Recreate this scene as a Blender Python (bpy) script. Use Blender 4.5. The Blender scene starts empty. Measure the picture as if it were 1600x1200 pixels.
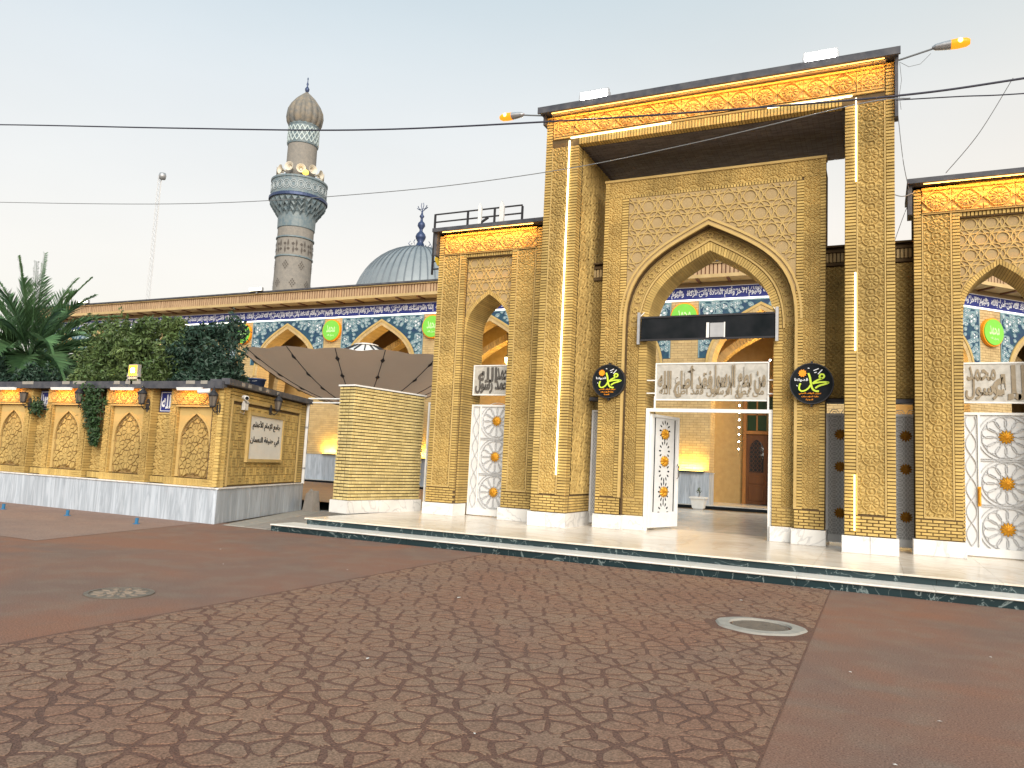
import bpy, math, random, unicodedata
import numpy as np
from mathutils import Vector, Matrix
random.seed(7)
np.random.seed(7)
SC = bpy.context.scene
COL = SC.collection
PI = math.pi
rad = math.radians

# ------------------------------------------------------------------ camera
CAM_H = 1.65
PITCH, ROLL, YAW, FPX = rad(5.95), rad(2.75), rad(25.6), 1193.5
fwd = Vector((-math.sin(YAW) * math.cos(PITCH), math.cos(YAW) * math.cos(PITCH), math.sin(PITCH)))
right0 = Vector((math.cos(YAW), math.sin(YAW), 0))
up0 = right0.cross(fwd)
right = right0 * math.cos(ROLL) + up0 * math.sin(ROLL)
up = -right0 * math.sin(ROLL) + up0 * math.cos(ROLL)
cd = bpy.data.cameras.new('camera')
cam = bpy.data.objects.new('camera', cd)
COL.objects.link(cam)
cam.matrix_world = Matrix(((right.x, up.x, -fwd.x, 0), (right.y, up.y, -fwd.y, 0), (right.z, up.z, -fwd.z, CAM_H), (0, 0, 0, 1)))
cd.sensor_width = 36
cd.lens = FPX / 1600 * 36
cd.clip_start = .05
cd.clip_end = 3000
SC.camera = cam

# ------------------------------------------------------------------ sky, sun, exposure
SUN_EL, SUN_AZ = rad(27), rad(146)          # azimuth clockwise from +Y: the light comes from behind the camera
world = bpy.data.worlds.new('World')
SC.world = world
world.use_nodes = True
wn, wl = world.node_tree.nodes, world.node_tree.links
wn.clear()
wout = wn.new('ShaderNodeOutputWorld')
wbg = wn.new('ShaderNodeBackground')
sky = wn.new('ShaderNodeTexSky')
sky.sky_type = 'NISHITA'
sky.sun_disc = False
sky.sun_elevation = SUN_EL
sky.sun_rotation = SUN_AZ
sky.air_density = 1.0
sky.dust_density = 4.0
sky.ozone_density = 1.0
# thin high haze over the whole dome: the sky pales evenly, a little warmer towards the horizon
tc = wn.new('ShaderNodeTexCoord')
sep = wn.new('ShaderNodeSeparateXYZ')
ramp = wn.new('ShaderNodeValToRGB')
ramp.color_ramp.elements[0].position = 0.0
ramp.color_ramp.elements[0].color = (5.1, 4.55, 3.95, 1)
ramp.color_ramp.elements[1].position = 0.75
ramp.color_ramp.elements[1].color = (1.8, 2.9, 3.7, 1)
e = ramp.color_ramp.elements.new(0.22)
e.color = (4.95, 4.6, 4.25, 1)
e = ramp.color_ramp.elements.new(0.42)
e.color = (4.15, 4.27, 4.37, 1)
mixs = wn.new('ShaderNodeMix')
mixs.data_type = 'RGBA'
mixs.inputs[0].default_value = 0.86
wl.new(tc.outputs['Generated'], sep.inputs[0])
wl.new(sep.outputs[2], ramp.inputs[0])
wl.new(sky.outputs[0], mixs.inputs[6])
wl.new(ramp.outputs[0], mixs.inputs[7])
# the evening side of the sky (+X) is a little warmer than the other
mrx = wn.new('ShaderNodeMapRange')
mrx.inputs[1].default_value = -1
mrx.inputs[2].default_value = 1
tint = wn.new('ShaderNodeMix')
tint.data_type = 'RGBA'
tint.inputs[6].default_value = (.965, 1.0, 1.0, 1)
tint.inputs[7].default_value = (1.11, 1.0, .86, 1)
mult = wn.new('ShaderNodeVectorMath')
mult.operation = 'MULTIPLY'
wl.new(sep.outputs[0], mrx.inputs[0])
wl.new(mrx.outputs[0], tint.inputs[0])
wl.new(mixs.outputs[2], mult.inputs[0])
wl.new(tint.outputs[2], mult.inputs[1])
hz = wn.new('ShaderNodeTexNoise')      # faint unevenness of the haze
hz.inputs['Scale'].default_value = 1.6
hz.inputs['Detail'].default_value = 5
hmap = wn.new('ShaderNodeMapping')
hmap.inputs['Scale'].default_value = (1, 1, 3)
hrg = wn.new('ShaderNodeMapRange')
hrg.inputs[1].default_value = .3
hrg.inputs[2].default_value = .7
hrg.inputs[3].default_value = .965
hrg.inputs[4].default_value = 1.035
hmul = wn.new('ShaderNodeVectorMath')
hmul.operation = 'SCALE'
wl.new(tc.outputs['Generated'], hmap.inputs[0])
wl.new(hmap.outputs[0], hz.inputs[0])
wl.new(hz.outputs[0], hrg.inputs[0])
wl.new(mult.outputs[0], hmul.inputs[0])
wl.new(hrg.outputs[0], hmul.inputs['Scale'])
wl.new(hmul.outputs[0], wbg.inputs[0])
wbg.inputs[1].default_value = 0.10
wl.new(wbg.outputs[0], wout.inputs[0])

sd = bpy.data.lights.new('sun', 'SUN')
sd.energy = 2.0
sd.angle = rad(48)
sd.color = (1.0, .95, .87)
sun = bpy.data.objects.new('sun', sd)
COL.objects.link(sun)
sun.rotation_euler = Vector((math.sin(SUN_AZ) * math.cos(SUN_EL), math.cos(SUN_AZ) * math.cos(SUN_EL), math.sin(SUN_EL))).to_track_quat('Z', 'Y').to_euler()

SC.view_settings.view_transform = 'Standard'
SC.view_settings.look = 'None'
SC.view_settings.gamma = 1
SC.view_settings.exposure = 1.1
SC.view_settings.use_curve_mapping = False
SC.cycles.max_bounces = 6
SC.cycles.diffuse_bounces = 3
SC.cycles.use_denoising = True
SC.cycles.sample_clamp_indirect = 4.0

# ------------------------------------------------------------------ helpers
WM = {}


def wmat(o):
    return WM.get(o.name, Matrix())


def tag(o, label=None, cat=None, group=None, kind=None):
    if label:
        o['label'] = label
    if cat:
        o['category'] = cat
    if group:
        o['group'] = group
    if kind:
        o['kind'] = kind
    return o


def empty(name, loc, label=None, cat=None, group=None, rz=0, parent=None):
    o = bpy.data.objects.new(name, None)
    COL.objects.link(o)
    o.empty_display_size = .2
    m = Matrix.Translation(loc) @ Matrix.Rotation(rz, 4, 'Z')
    if parent:
        o.parent = parent
        o.matrix_parent_inverse = wmat(parent).inverted()
    o.location = loc
    o.rotation_euler = (0, 0, rz)
    WM[o.name] = m
    return tag(o, label, cat, group)


def place(mesh, name, parent=None, loc=(0, 0, 0), rz=0, scale=None, local=False):
    """link one mesh object; loc / rz are world values (or the parent's own frame when local)"""
    o = bpy.data.objects.new(name, mesh)
    COL.objects.link(o)
    o.location = loc
    if rz:
        o.rotation_euler = (0, 0, rz)
    if scale:
        o.scale = scale
    if parent:
        o.parent = parent
        if not local:
            o.matrix_parent_inverse = wmat(parent).inverted()
            WM[o.name] = Matrix.Translation(loc) @ Matrix.Rotation(rz, 4, 'Z')
        else:
            WM[o.name] = wmat(parent) @ Matrix.Translation(loc) @ Matrix.Rotation(rz, 4, 'Z')
    else:
        WM[o.name] = Matrix.Translation(loc) @ Matrix.Rotation(rz, 4, 'Z')
    return o


class MB:
    def __init__(s):
        s.v, s.f, s.m = [], [], []

    def add(s, vs, fs, m=0):
        b = len(s.v)
        s.v += [tuple(map(float, q)) for q in vs]
        for q in fs:
            s.f.append(tuple(b + i for i in q))
            s.m.append(m)
        return s

    def box(s, x0, x1, y0, y1, z0, z1, m=0):
        return s.add([(x0, y0, z0), (x1, y0, z0), (x1, y1, z0), (x0, y1, z0), (x0, y0, z1), (x1, y0, z1), (x1, y1, z1), (x0, y1, z1)],
                     [(0, 3, 2, 1), (4, 5, 6, 7), (0, 1, 5, 4), (1, 2, 6, 5), (2, 3, 7, 6), (3, 0, 4, 7)], m)

    def cbox(s, x0, x1, y0, y1, z0, z1, c=.01, m=0):
        """box whose front (-Y) edges are chamfered"""
        vs = [(x0, y0 + c, z0), (x1, y0 + c, z0), (x1, y0 + c, z1), (x0, y0 + c, z1), (x0 + c, y0, z0 + c), (x1 - c, y0, z0 + c), (x1 - c, y0, z1 - c), (x0 + c, y0, z1 - c),
              (x0, y1, z0), (x1, y1, z0), (x1, y1, z1), (x0, y1, z1)]
        return s.add(vs, [(4, 5, 6, 7), (0, 1, 5, 4), (1, 2, 6, 5), (2, 3, 7, 6), (3, 0, 4, 7), (8, 9, 1, 0), (9, 10, 2, 1), (10, 11, 3, 2), (11, 8, 0, 3), (11, 10, 9, 8)], m)

    def prism(s, poly, y0, y1, m=0, caps=True):
        """(x,z) polygon, anticlockwise seen from -Y, between y0 (front) and y1"""
        n = len(poly)
        vs = [(p[0], y0, p[1]) for p in poly] + [(p[0], y1, p[1]) for p in poly]
        fs = [(i, i + n, (i + 1) % n + n, (i + 1) % n) for i in range(n)]
        if caps:
            fs += [tuple(range(n)), tuple(range(2 * n - 1, n - 1, -1))]
        return s.add(vs, fs, m)

    def plate(s, poly, z0, z1, bev=0, m=0):
        """(x,y) polygon lying flat with a chamfered top"""
        n = len(poly)
        cx = sum(p[0] for p in poly) / n
        cy = sum(p[1] for p in poly) / n
        ins = []
        for p in poly:
            d = math.hypot(p[0] - cx, p[1] - cy) or 1
            k = max(0, 1 - bev / d)
            ins.append((cx + (p[0] - cx) * k, cy + (p[1] - cy) * k))
        vs = [(p[0], p[1], z0) for p in poly] + [(p[0], p[1], z1) for p in ins]
        fs = [(i, (i + 1) % n, (i + 1) % n + n, i + n) for i in range(n)] + [tuple(range(n, 2 * n))]
        return s.add(vs, fs, m)

    def lathe(s, prof, n=24, cx=0, cy=0, m=0, flute=None):
        b, k = [], len(prof)
        for j in range(n):
            a = 2 * PI * j / n
            for (r, z) in prof:
                rr = r * (flute(a, z) if flute else 1)
                b.append((cx + rr * math.cos(a), cy + rr * math.sin(a), z))
        fs = []
        for j in range(n):
            j2 = (j + 1) % n
            for i in range(k - 1):
                fs.append((j * k + i, j2 * k + i, j2 * k + i + 1, j * k + i + 1))
        return s.add(b, fs, m)

    def tube(s, path, r, n=6, m=0, r1=None):
        P = [Vector(p) for p in path]
        b = []
        for i, p in enumerate(P):
            t = (P[min(i + 1, len(P) - 1)] - P[max(i - 1, 0)]).normalized()
            a = t.orthogonal().normalized() if abs(t.z) > .9 else t.cross(Vector((0, 0, 1))).normalized()
            c = t.cross(a)
            rr = r if r1 is None else r + (r1 - r) * i / max(1, len(P) - 1)
            for j in range(n):
                w = 2 * PI * j / n + PI / n
                b.append(p + a * rr * math.cos(w) + c * rr * math.sin(w))
        fs = []
        for i in range(len(P) - 1):
            for j in range(n):
                fs.append((i * n + j, i * n + (j + 1) % n, (i + 1) * n + (j + 1) % n, (i + 1) * n + j))
        fs += [tuple(range(n - 1, -1, -1)), tuple(range((len(P) - 1) * n, len(P) * n))]
        return s.add(b, fs, m)

    def ribbon(s, pts, w, y0, y1, m=0):
        """flat bar of width w following (x,z) points with mitred corners, from y1 (back) to y0 (front)"""
        P = [pts[0]]
        for p in pts[1:]:
            if math.hypot(p[0] - P[-1][0], p[1] - P[-1][1]) > 1e-5:
                P.append(p)
        closed = len(P) > 3 and math.hypot(P[0][0] - P[-1][0], P[0][1] - P[-1][1]) < 1e-5
        if closed:
            P = P[:-1]
        n = len(P)
        if n < 2:
            return s
        vs = []
        for i in range(n):
            a = P[i - 1] if (i or closed) else None
            c = P[(i + 1) % n] if (i < n - 1 or closed) else None
            b = P[i]
            ns = []
            for q, r in ((a, b), (b, c)):
                if q and r:
                    L = math.hypot(r[0] - q[0], r[1] - q[1])
                    ns.append((-(r[1] - q[1]) / L, (r[0] - q[0]) / L))
            nx, nz = sum(q[0] for q in ns), sum(q[1] for q in ns)
            L = math.hypot(nx, nz)
            if L < 1e-6:
                nx, nz, L = ns[0][0], ns[0][1], 1
            nx, nz = nx / L, nz / L
            k = w / 2 / max(.5, nx * ns[0][0] + nz * ns[0][1])
            for y in (y0, y1):
                vs += [(b[0] - nx * k, y, b[1] - nz * k), (b[0] + nx * k, y, b[1] + nz * k)]
        fs = []
        for i in range(n if closed else n - 1):
            a, b = i * 4, ((i + 1) % n) * 4
            fs += [(a, b, b + 1, a + 1), (a, a + 2, b + 2, b), (a + 1, b + 1, b + 3, a + 3)]
        if not closed:
            fs += [(0, 1, 3, 2), (4 * n - 4, 4 * n - 2, 4 * n - 1, 4 * n - 3)]
        return s.add(vs, fs, m)

    def mesh(s, name, mats, smooth=False):
        me = bpy.data.meshes.new(name)
        me.from_pydata(s.v, [], s.f)
        for q in (mats if isinstance(mats, (list, tuple)) else [mats]):
            me.materials.append(q)
        me.polygons.foreach_set('material_index', s.m)
        if smooth:
            me.polygons.foreach_set('use_smooth', [True] * len(me.polygons))
        me.update()
        return me

    def build(s, name, mats, parent=None, smooth=False, local=False, **k):
        return place(s.mesh(name, mats, smooth), name, parent, local=local, **k)


def arch(hw, spring, apex, n=14, cx=0):
    """pointed four-centred arch from the left springing to the right one, (x,z)"""
    out = []
    rise = apex - spring
    P = [(hw, 0), (hw, .58 * rise), (.62 * hw, .74 * rise), (0, rise)]
    for i in range(n + 1):
        t = i / n
        c = [(1 - t) ** 3, 3 * t * (1 - t) ** 2, 3 * t * t * (1 - t), t ** 3]
        out.append((sum(k * p[0] for k, p in zip(c, P)), spring + sum(k * p[1] for k, p in zip(c, P))))
    return [(cx - x, z) for x, z in out] + [(cx + x, z) for x, z in out[-2::-1]]


def arch_wall(mb, x0, x1, z0, z1, y0, y1, cx, hw, spring, apex, m=0, n=14):
    """solid wall with an arched opening down to z0"""
    A = arch(hw, spring, apex, n, cx)
    mb.box(x0, cx - hw, y0, y1, z0, z1, m)
    mb.box(cx + hw, x1, y0, y1, z0, z1, m)
    for a, b in zip(A[:-1], A[1:]):
        q = [(a[0], a[1]), (b[0], b[1]), (b[0], z1), (a[0], z1)]
        vs = [(p[0], y0, p[1]) for p in q] + [(p[0], y1, p[1]) for p in q]
        mb.add(vs, [(0, 1, 2, 3), (7, 6, 5, 4), (0, 4, 5, 1), (3, 2, 6, 7)], m)


def arch_band(mb, cx, hw, spring, apex, w, y0, y1, foot=None, gap=0, m=0, n=14, sub=1):
    """ring of arch stones outside the curve; with gap > 0 each stone is cut free of its neighbours"""
    A, B = arch(hw, spring, apex, n, cx), arch(hw + w, spring, apex + w * 1.15, n, cx)
    if foot is not None:
        A = [(cx - hw, foot)] + A + [(cx + hw, foot)]
        B = [(cx - hw - w, foot)] + B + [(cx + hw + w, foot)]
    for i in range(len(A) - 1):
        for k in range(sub):
            t0, t1 = (k + gap / 2) / sub, (k + 1 - gap / 2) / sub
            L = lambda p, q, t: (p[0] + (q[0] - p[0]) * t, p[1] + (q[1] - p[1]) * t)
            q = [L(A[i], A[i + 1], t0), L(A[i], A[i + 1], t1), L(B[i], B[i + 1], t1), L(B[i], B[i + 1], t0)]
            vs = [(p[0], y0, p[1]) for p in q] + [(p[0], y1, p[1]) for p in q]
            fs = [(0, 1, 2, 3), (0, 4, 5, 1), (2, 6, 7, 3)]
            if gap:
                fs += [(1, 5, 6, 2), (3, 7, 4, 0)]
            mb.add(vs, fs, m)


# ------------------------------------------------------------------ materials
MATS = {}


def M(name, base, rough=.7, metal=0, c2=None, vscale=2.0, vamt=.5, stretch=(1, 1, 1), rnd=0, bump=0, bscale=60, emit=None, estr=0, dist=0, spec=.35, detail=6, fine=0, stain=0):
    if name in MATS:
        return MATS[name]
    mt = bpy.data.materials.new(name)
    mt.use_nodes = True
    nt = mt.node_tree
    N, L = nt.nodes, nt.links
    b = N['Principled BSDF']
    b.inputs['Roughness'].default_value = rough
    b.inputs['Metallic'].default_value = metal
    b.inputs['Specular IOR Level'].default_value = spec
    b.inputs['Base Color'].default_value = (*base, 1)
    geo = N.new('ShaderNodeNewGeometry')
    mp = N.new('ShaderNodeMapping')
    mp.inputs['Scale'].default_value = stretch
    L.new(geo.outputs['Position'], mp.inputs[0])
    col = None
    if c2:
        no = N.new('ShaderNodeTexNoise')
        no.inputs['Scale'].default_value = vscale
        no.inputs['Detail'].default_value = detail
        no.inputs['Distortion'].default_value = dist
        L.new(mp.outputs[0], no.inputs[0])
        rp = N.new('ShaderNodeValToRGB')
        rp.color_ramp.elements[0].position = .5 - vamt / 2
        rp.color_ramp.elements[1].position = .5 + vamt / 2
        rp.color_ramp.elements[0].color = (*base, 1)
        rp.color_ramp.elements[1].color = (*c2, 1)
        L.new(no.outputs[0], rp.inputs[0])
        col = rp.outputs[0]
    if fine:
        nf = N.new('ShaderNodeTexNoise')
        nf.inputs['Scale'].default_value = bscale * 1.7
        nf.inputs['Detail'].default_value = 3
        L.new(geo.outputs['Position'], nf.inputs[0])
        mr = N.new('ShaderNodeMapRange')
        mr.inputs[1].default_value = .3
        mr.inputs[2].default_value = .7
        mr.inputs[3].default_value = 1 - fine
        mr.inputs[4].default_value = 1 + fine
        L.new(nf.outputs[0], mr.inputs[0])
        mm = N.new('ShaderNodeVectorMath')
        mm.operation = 'SCALE'
        if col:
            L.new(col, mm.inputs[0])
        else:
            mm.inputs[0].default_value = base
        L.new(mr.outputs[0], mm.inputs['Scale'])
        col = mm.outputs[0]
    if stain:      # uneven weathering over metres, streaked downwards
        ns = N.new('ShaderNodeTexNoise')
        ns.inputs['Scale'].default_value = .8
        ns.inputs['Detail'].default_value = 7
        ms = N.new('ShaderNodeMapping')
        ms.inputs['Scale'].default_value = (1.6, 1.6, .55)
        L.new(geo.outputs['Position'], ms.inputs[0])
        L.new(ms.outputs[0], ns.inputs[0])
        mr = N.new('ShaderNodeMapRange')
        mr.inputs[1].default_value = .35
        mr.inputs[2].default_value = .65
        mr.inputs[3].default_value = 1 - stain
        mr.inputs[4].default_value = 1 + stain * .5
        L.new(ns.outputs[0], mr.inputs[0])
        mm = N.new('ShaderNodeVectorMath')
        mm.operation = 'SCALE'
        if col:
            L.new(col, mm.inputs[0])
        else:
            mm.inputs[0].default_value = base
        L.new(mr.outputs[0], mm.inputs['Scale'])
        col = mm.outputs[0]
    if rnd:
        oi = N.new('ShaderNodeObjectInfo')
        ad = N.new('ShaderNodeMath')
        ad.operation = 'ADD'
        fr = N.new('ShaderNodeMath')
        fr.operation = 'FRACT'
        L.new(oi.outputs['Random'], ad.inputs[0])
        L.new(geo.outputs['Random Per Island'], ad.inputs[1])
        L.new(ad.outputs[0], fr.inputs[0])
        mr = N.new('ShaderNodeMapRange')
        mr.inputs[3].default_value = 1 - rnd
        mr.inputs[4].default_value = 1 + rnd * .8
        L.new(fr.outputs[0], mr.inputs[0])
        mm = N.new('ShaderNodeVectorMath')
        mm.operation = 'SCALE'
        if col:
            L.new(col, mm.inputs[0])
        else:
            mm.inputs[0].default_value = base
        L.new(mr.outputs[0], mm.inputs['Scale'])
        col = mm.outputs[0]
    if col:
        L.new(col, b.inputs['Base Color'])
    if bump:
        n2 = N.new('ShaderNodeTexNoise')
        n2.inputs['Scale'].default_value = bscale
        n2.inputs['Detail'].default_value = 4
        L.new(geo.outputs['Position'], n2.inputs[0])
        bp = N.new('ShaderNodeBump')
        bp.inputs['Strength'].default_value = bump
        bp.inputs['Distance'].default_value = .01
        L.new(n2.outputs[0], bp.inputs['Height'])
        L.new(bp.outputs[0], b.inputs['Normal'])
    if emit:
        b.inputs['Emission Color'].default_value = (*emit, 1)
        b.inputs['Emission Strength'].default_value = estr
    MATS[name] = mt
    return mt


def marble(name, base, vein, scale=1.2, width=.06, rough=.25, stretch=(1, 1, 1), amt=1.0, slab=None, dirt=None):
    mt = M(name, base, rough, spec=.5)
    nt = mt.node_tree
    N, L = nt.nodes, nt.links
    b = N['Principled BSDF']
    geo = N.new('ShaderNodeNewGeometry')
    mp = N.new('ShaderNodeMapping')
    mp.inputs['Scale'].default_value = stretch
    mp.inputs['Rotation'].default_value = (.3, .5, .6)
    L.new(geo.outputs['Position'], mp.inputs[0])
    no = N.new('ShaderNodeTexNoise')
    no.inputs['Scale'].default_value = scale
    no.inputs['Detail'].default_value = 8
    no.inputs['Distortion'].default_value = 1.2
    L.new(mp.outputs[0], no.inputs[0])
    s = N.new('ShaderNodeMath')
    s.operation = 'SUBTRACT'
    s.inputs[1].default_value = .5
    L.new(no.outputs[0], s.inputs[0])
    a = N.new('ShaderNodeMath')
    a.operation = 'ABSOLUTE'
    L.new(s.outputs[0], a.inputs[0])
    rp = N.new('ShaderNodeValToRGB')
    rp.color_ramp.elements[0].position = 0
    rp.color_ramp.elements[1].position = width
    rp.color_ramp.elements[0].color = (*[v * amt + q * (1 - amt) for v, q in zip(vein, base)], 1)
    rp.color_ramp.elements[1].color = (*base, 1)
    L.new(a.outputs[0], rp.inputs[0])
    n2 = N.new('ShaderNodeTexNoise')
    n2.inputs['Scale'].default_value = scale * .8
    n2.inputs['Detail'].default_value = 5
    L.new(mp.outputs[0], n2.inputs[0])
    mr = N.new('ShaderNodeMapRange')
    mr.inputs[1].default_value = .3
    mr.inputs[2].default_value = .7
    mr.inputs[3].default_value = .84
    mr.inputs[4].default_value = 1.08
    L.new(n2.outputs[0], mr.inputs[0])
    mm = N.new('ShaderNodeVectorMath')
    mm.operation = 'SCALE'
    L.new(rp.outputs[0], mm.inputs[0])
    L.new(mr.outputs[0], mm.inputs['Scale'])
    oi = N.new('ShaderNodeObjectInfo')
    m2 = N.new('ShaderNodeMapRange')
    m2.inputs[3].default_value = .93
    m2.inputs[4].default_value = 1.05
    L.new(oi.outputs['Random'], m2.inputs[0])
    m3 = N.new('ShaderNodeVectorMath')
    m3.operation = 'SCALE'
    L.new(mm.outputs[0], m3.inputs[0])
    L.new(m2.outputs[0], m3.inputs['Scale'])
    L.new(m3.outputs[0], b.inputs['Base Color'])
    return mt


m_brick = M('yellow_brick', (.55, .39, .135), .8, c2=(.42, .285, .09), vscale=3, vamt=.6, stain=.22, rnd=.16, bump=.35, bscale=90)
m_pale = M('pale_yellow_brick', (.62, .50, .235), .8, c2=(.52, .405, .165), vscale=4, vamt=.6, rnd=.16, bump=.35, bscale=90, stain=.15)
m_mortar = M('brick_mortar', (.085, .055, .026), .95, c2=(.13, .085, .04), vscale=5, vamt=.6, bump=.3)
m_darkjoint = M('dark_joint', (.035, .028, .02), .95)
m_carve = M('carved_terracotta', (.495, .352, .125), .85, c2=(.395, .27, .092), stain=.22, vscale=2.2, vamt=.6, rnd=.10, bump=.5, bscale=110, fine=.12)
m_panel = M('panel_plaster', (.40, .295, .15), .9, c2=(.33, .235, .12), vscale=3, vamt=.6, bump=.4, bscale=120, fine=.2)
m_strap = M('strapwork_terracotta', (.52, .37, .145), .8, c2=(.43, .30, .11), vscale=3, bump=.3)
m_soffit = M('soffit_hazed_dark_brick', (.135, .12, .135), .9, c2=(.09, .085, .10), vscale=2.5, vamt=.6, stretch=(1, 6, 1), bump=.6, bscale=50, rnd=.25)  # dark brick, its colour lifted towards blue to paint in lens haze
m_marble = marble('white_marble', (.74, .73, .71), (.42, .42, .43), 1.6, .03, .25, amt=.6)
m_bluemarble = marble('streaked_marble', (.47, .52, .585), (.31, .355, .41), 2.2, .10, .35, stretch=(3.2, 3.2, .28), amt=.8)
m_cream = marble('cream_marble', (.72, .65, .56), (.55, .46, .36), .7, .05, .22, amt=.5)
m_tread = marble('white_tread', (.76, .74, .70), (.6, .58, .55), 1.0, .04, .3, amt=.5)
m_green = marble('green_black_marble', (.012, .030, .036), (.30, .37, .37), 2.3, .012, .18, amt=.6)
m_court = marble('court_marble', (.60, .59, .56), (.42, .40, .38), .6, .06, .18, amt=.6)
m_coping = M('dark_coping', (.035, .04, .055), .6, c2=(.09, .09, .10), vscale=5, vamt=.4, bump=.3)
m_white = M('white_paint', (.78, .78, .77), .45, c2=(.66, .66, .65), vscale=5, vamt=.5)
m_offwhite = M('gate_backing', (.66, .67, .68), .5, c2=(.58, .59, .60), vscale=4)
m_grey = M('grey_gate_paint', (.74, .75, .76), .5, c2=(.64, .65, .66), vscale=5)
m_greydark = M('gate_dark_backing', (.44, .45, .46), .7)
m_gold = M('gold_rosette', (.70, .36, .035), .38, metal=.55, c2=(.58, .27, .02), vscale=20)
m_copper = M('copper_rosette', (.55, .27, .03), .45, metal=.5, c2=(.28, .12, .015), vscale=20)
m_black = M('black_plastic', (.006, .009, .011), .8, spec=.06, c2=(.02, .022, .026), vscale=3)
m_iron = M('dark_iron', (.03, .03, .035), .55, metal=.3)
m_steel = M('galvanised_steel', (.45, .46, .48), .45, metal=.6, c2=(.35, .36, .38), vscale=6)
m_silver = M('silver_relief', (.42, .40, .36), .4, metal=.35, c2=(.60, .58, .53), vscale=9, vamt=.4, dist=1)
m_silverplate = M('silver_plate', (.52, .50, .46), .5, metal=.1, c2=(.36, .35, .32), vscale=6, vamt=.4, dist=1)
m_wood = M('brown_wood', (.14, .055, .018), .5, c2=(.09, .032, .010), vscale=6, stretch=(1, 1, .15), vamt=.5)
m_woodl = M('orange_wood', (.34, .15, .04), .5, c2=(.24, .10, .025), vscale=6, stretch=(1, 1, .15), vamt=.5)
m_glass = M('dark_glass', (.02, .025, .03), .1, spec=.8)
m_ggreen = M('green_glass', (.012, .035, .012), .3, spec=.4)
m_pb = M('arcade_brick', (.54, .40, .205), .85, c2=(.42, .30, .14), vscale=3, rnd=.1, bump=.3)
m_pbj = M('arcade_joint', (.30, .21, .11), .9)
m_vault = M('vault_brick', (.42, .29, .12), .9, c2=(.34, .22, .09), vscale=5, bump=.5, bscale=40)
m_blue = M('cobalt_tile', (.018, .022, .15), .5, c2=(.025, .04, .20), vscale=3, spec=.3)
m_teal = M('turquoise_tile', (.025, .085, .12), .5, c2=(.016, .04, .10), vscale=4, vamt=.3, spec=.3)
m_tealscroll = M('pale_blue_scroll', (.22, .32, .34), .45, c2=(.12, .22, .27), vscale=8, spec=.6)
m_letter = M('white_lettering', (.70, .72, .76), .4)
m_inktext = M('black_lettering', (.02, .02, .02), .6)
m_signwhite = M('sign_white', (.72, .71, .67), .5, c2=(.66, .65, .60), vscale=4)
m_canvas = M('brown_canvas', (.44, .315, .235), .85, c2=(.37, .26, .19), vscale=1.5, vamt=.6, bump=.3, bscale=200, fine=.08)
m_minbrick = M('minaret_brick', (.27, .245, .215), .85, c2=(.20, .19, .175), vscale=4, bump=.5, bscale=15, fine=.15)
m_mindark = M('minaret_dark_brick', (.10, .085, .075), .85)
m_mintile = M('minaret_blue_tile', (.115, .165, .195), .5, c2=(.19, .225, .235), vscale=4, vamt=.3)
m_mindome = M('minaret_dome_tile', (.24, .20, .15), .6, c2=(.12, .125, .125), vscale=2.5, vamt=.35, bump=.4, bscale=12)
m_lead = M('lead_sheet', (.20, .235, .26), .5, metal=.2, c2=(.27, .30, .32), vscale=1.2, vamt=.5)
m_leadd = M('lead_seam', (.13, .155, .18), .5, metal=.2)
m_bluefin = M('blue_finial', (.04, .06, .13), .4, metal=.3)
m_trunk = M('palm_trunk', (.12, .085, .055), .9, c2=(.07, .05, .035), vscale=8, bump=.6)
m_frond = M('palm_frond', (.045, .115, .05), .55, c2=(.10, .19, .08), vscale=1.5, rnd=.35)
m_leafa = M('shrub_leaf', (.04, .082, .026), .5, c2=(.12, .165, .05), vscale=1.2, rnd=.5)
m_leafb = M('dark_shrub_leaf', (.020, .048, .034), .5, c2=(.035, .07, .045), vscale=1.2, rnd=.5)
m_ivy = M('creeper_leaf', (.018, .045, .016), .5, c2=(.03, .07, .02), vscale=2, rnd=.5)
m_stem = M('stem_bark', (.08, .06, .04), .9)
m_cable = M('black_cable', (.03, .03, .05), .6)
m_cable2 = M('grey_cable', (.16, .17, .18), .6)
m_bluepost = M('blue_paint', (.03, .15, .30), .5)
m_stone = M('grey_stone', (.30, .27, .24), .9, c2=(.22, .20, .18), vscale=6, bump=.5)
m_lime = M('lime_green_panel', (.20, .58, .07), .45, c2=(.17, .52, .06), vscale=2)
m_orange = M('orange_print', (.85, .30, .01), .5)
m_limeink = M('yellow_green_print', (.55, .72, .06), .5)
m_conc = M('concrete_ring', (.33, .31, .275), .9, c2=(.25, .235, .21), vscale=8, bump=.5)
m_castiron = M('cast_iron', (.12, .105, .09), .7, metal=.3, c2=(.19, .16, .13), vscale=9, bump=.5)
m_bronze = M('bronze_relief', (.22, .14, .06), .5, metal=.4, c2=(.15, .09, .04), vscale=12)

# canvas lets some of the sky through
nt_ = m_canvas.node_tree
tl_ = nt_.nodes.new('ShaderNodeBsdfTranslucent')
tl_.inputs[0].default_value = (.62, .45, .33, 1)
mx_ = nt_.nodes.new('ShaderNodeMixShader')
mx_.inputs[0].default_value = .45
nt_.links.new(nt_.nodes['Principled BSDF'].outputs[0], mx_.inputs[1])
nt_.links.new(tl_.outputs[0], mx_.inputs[2])
nt_.links.new(mx_.outputs[0], nt_.nodes['Material Output'].inputs[0])

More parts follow.
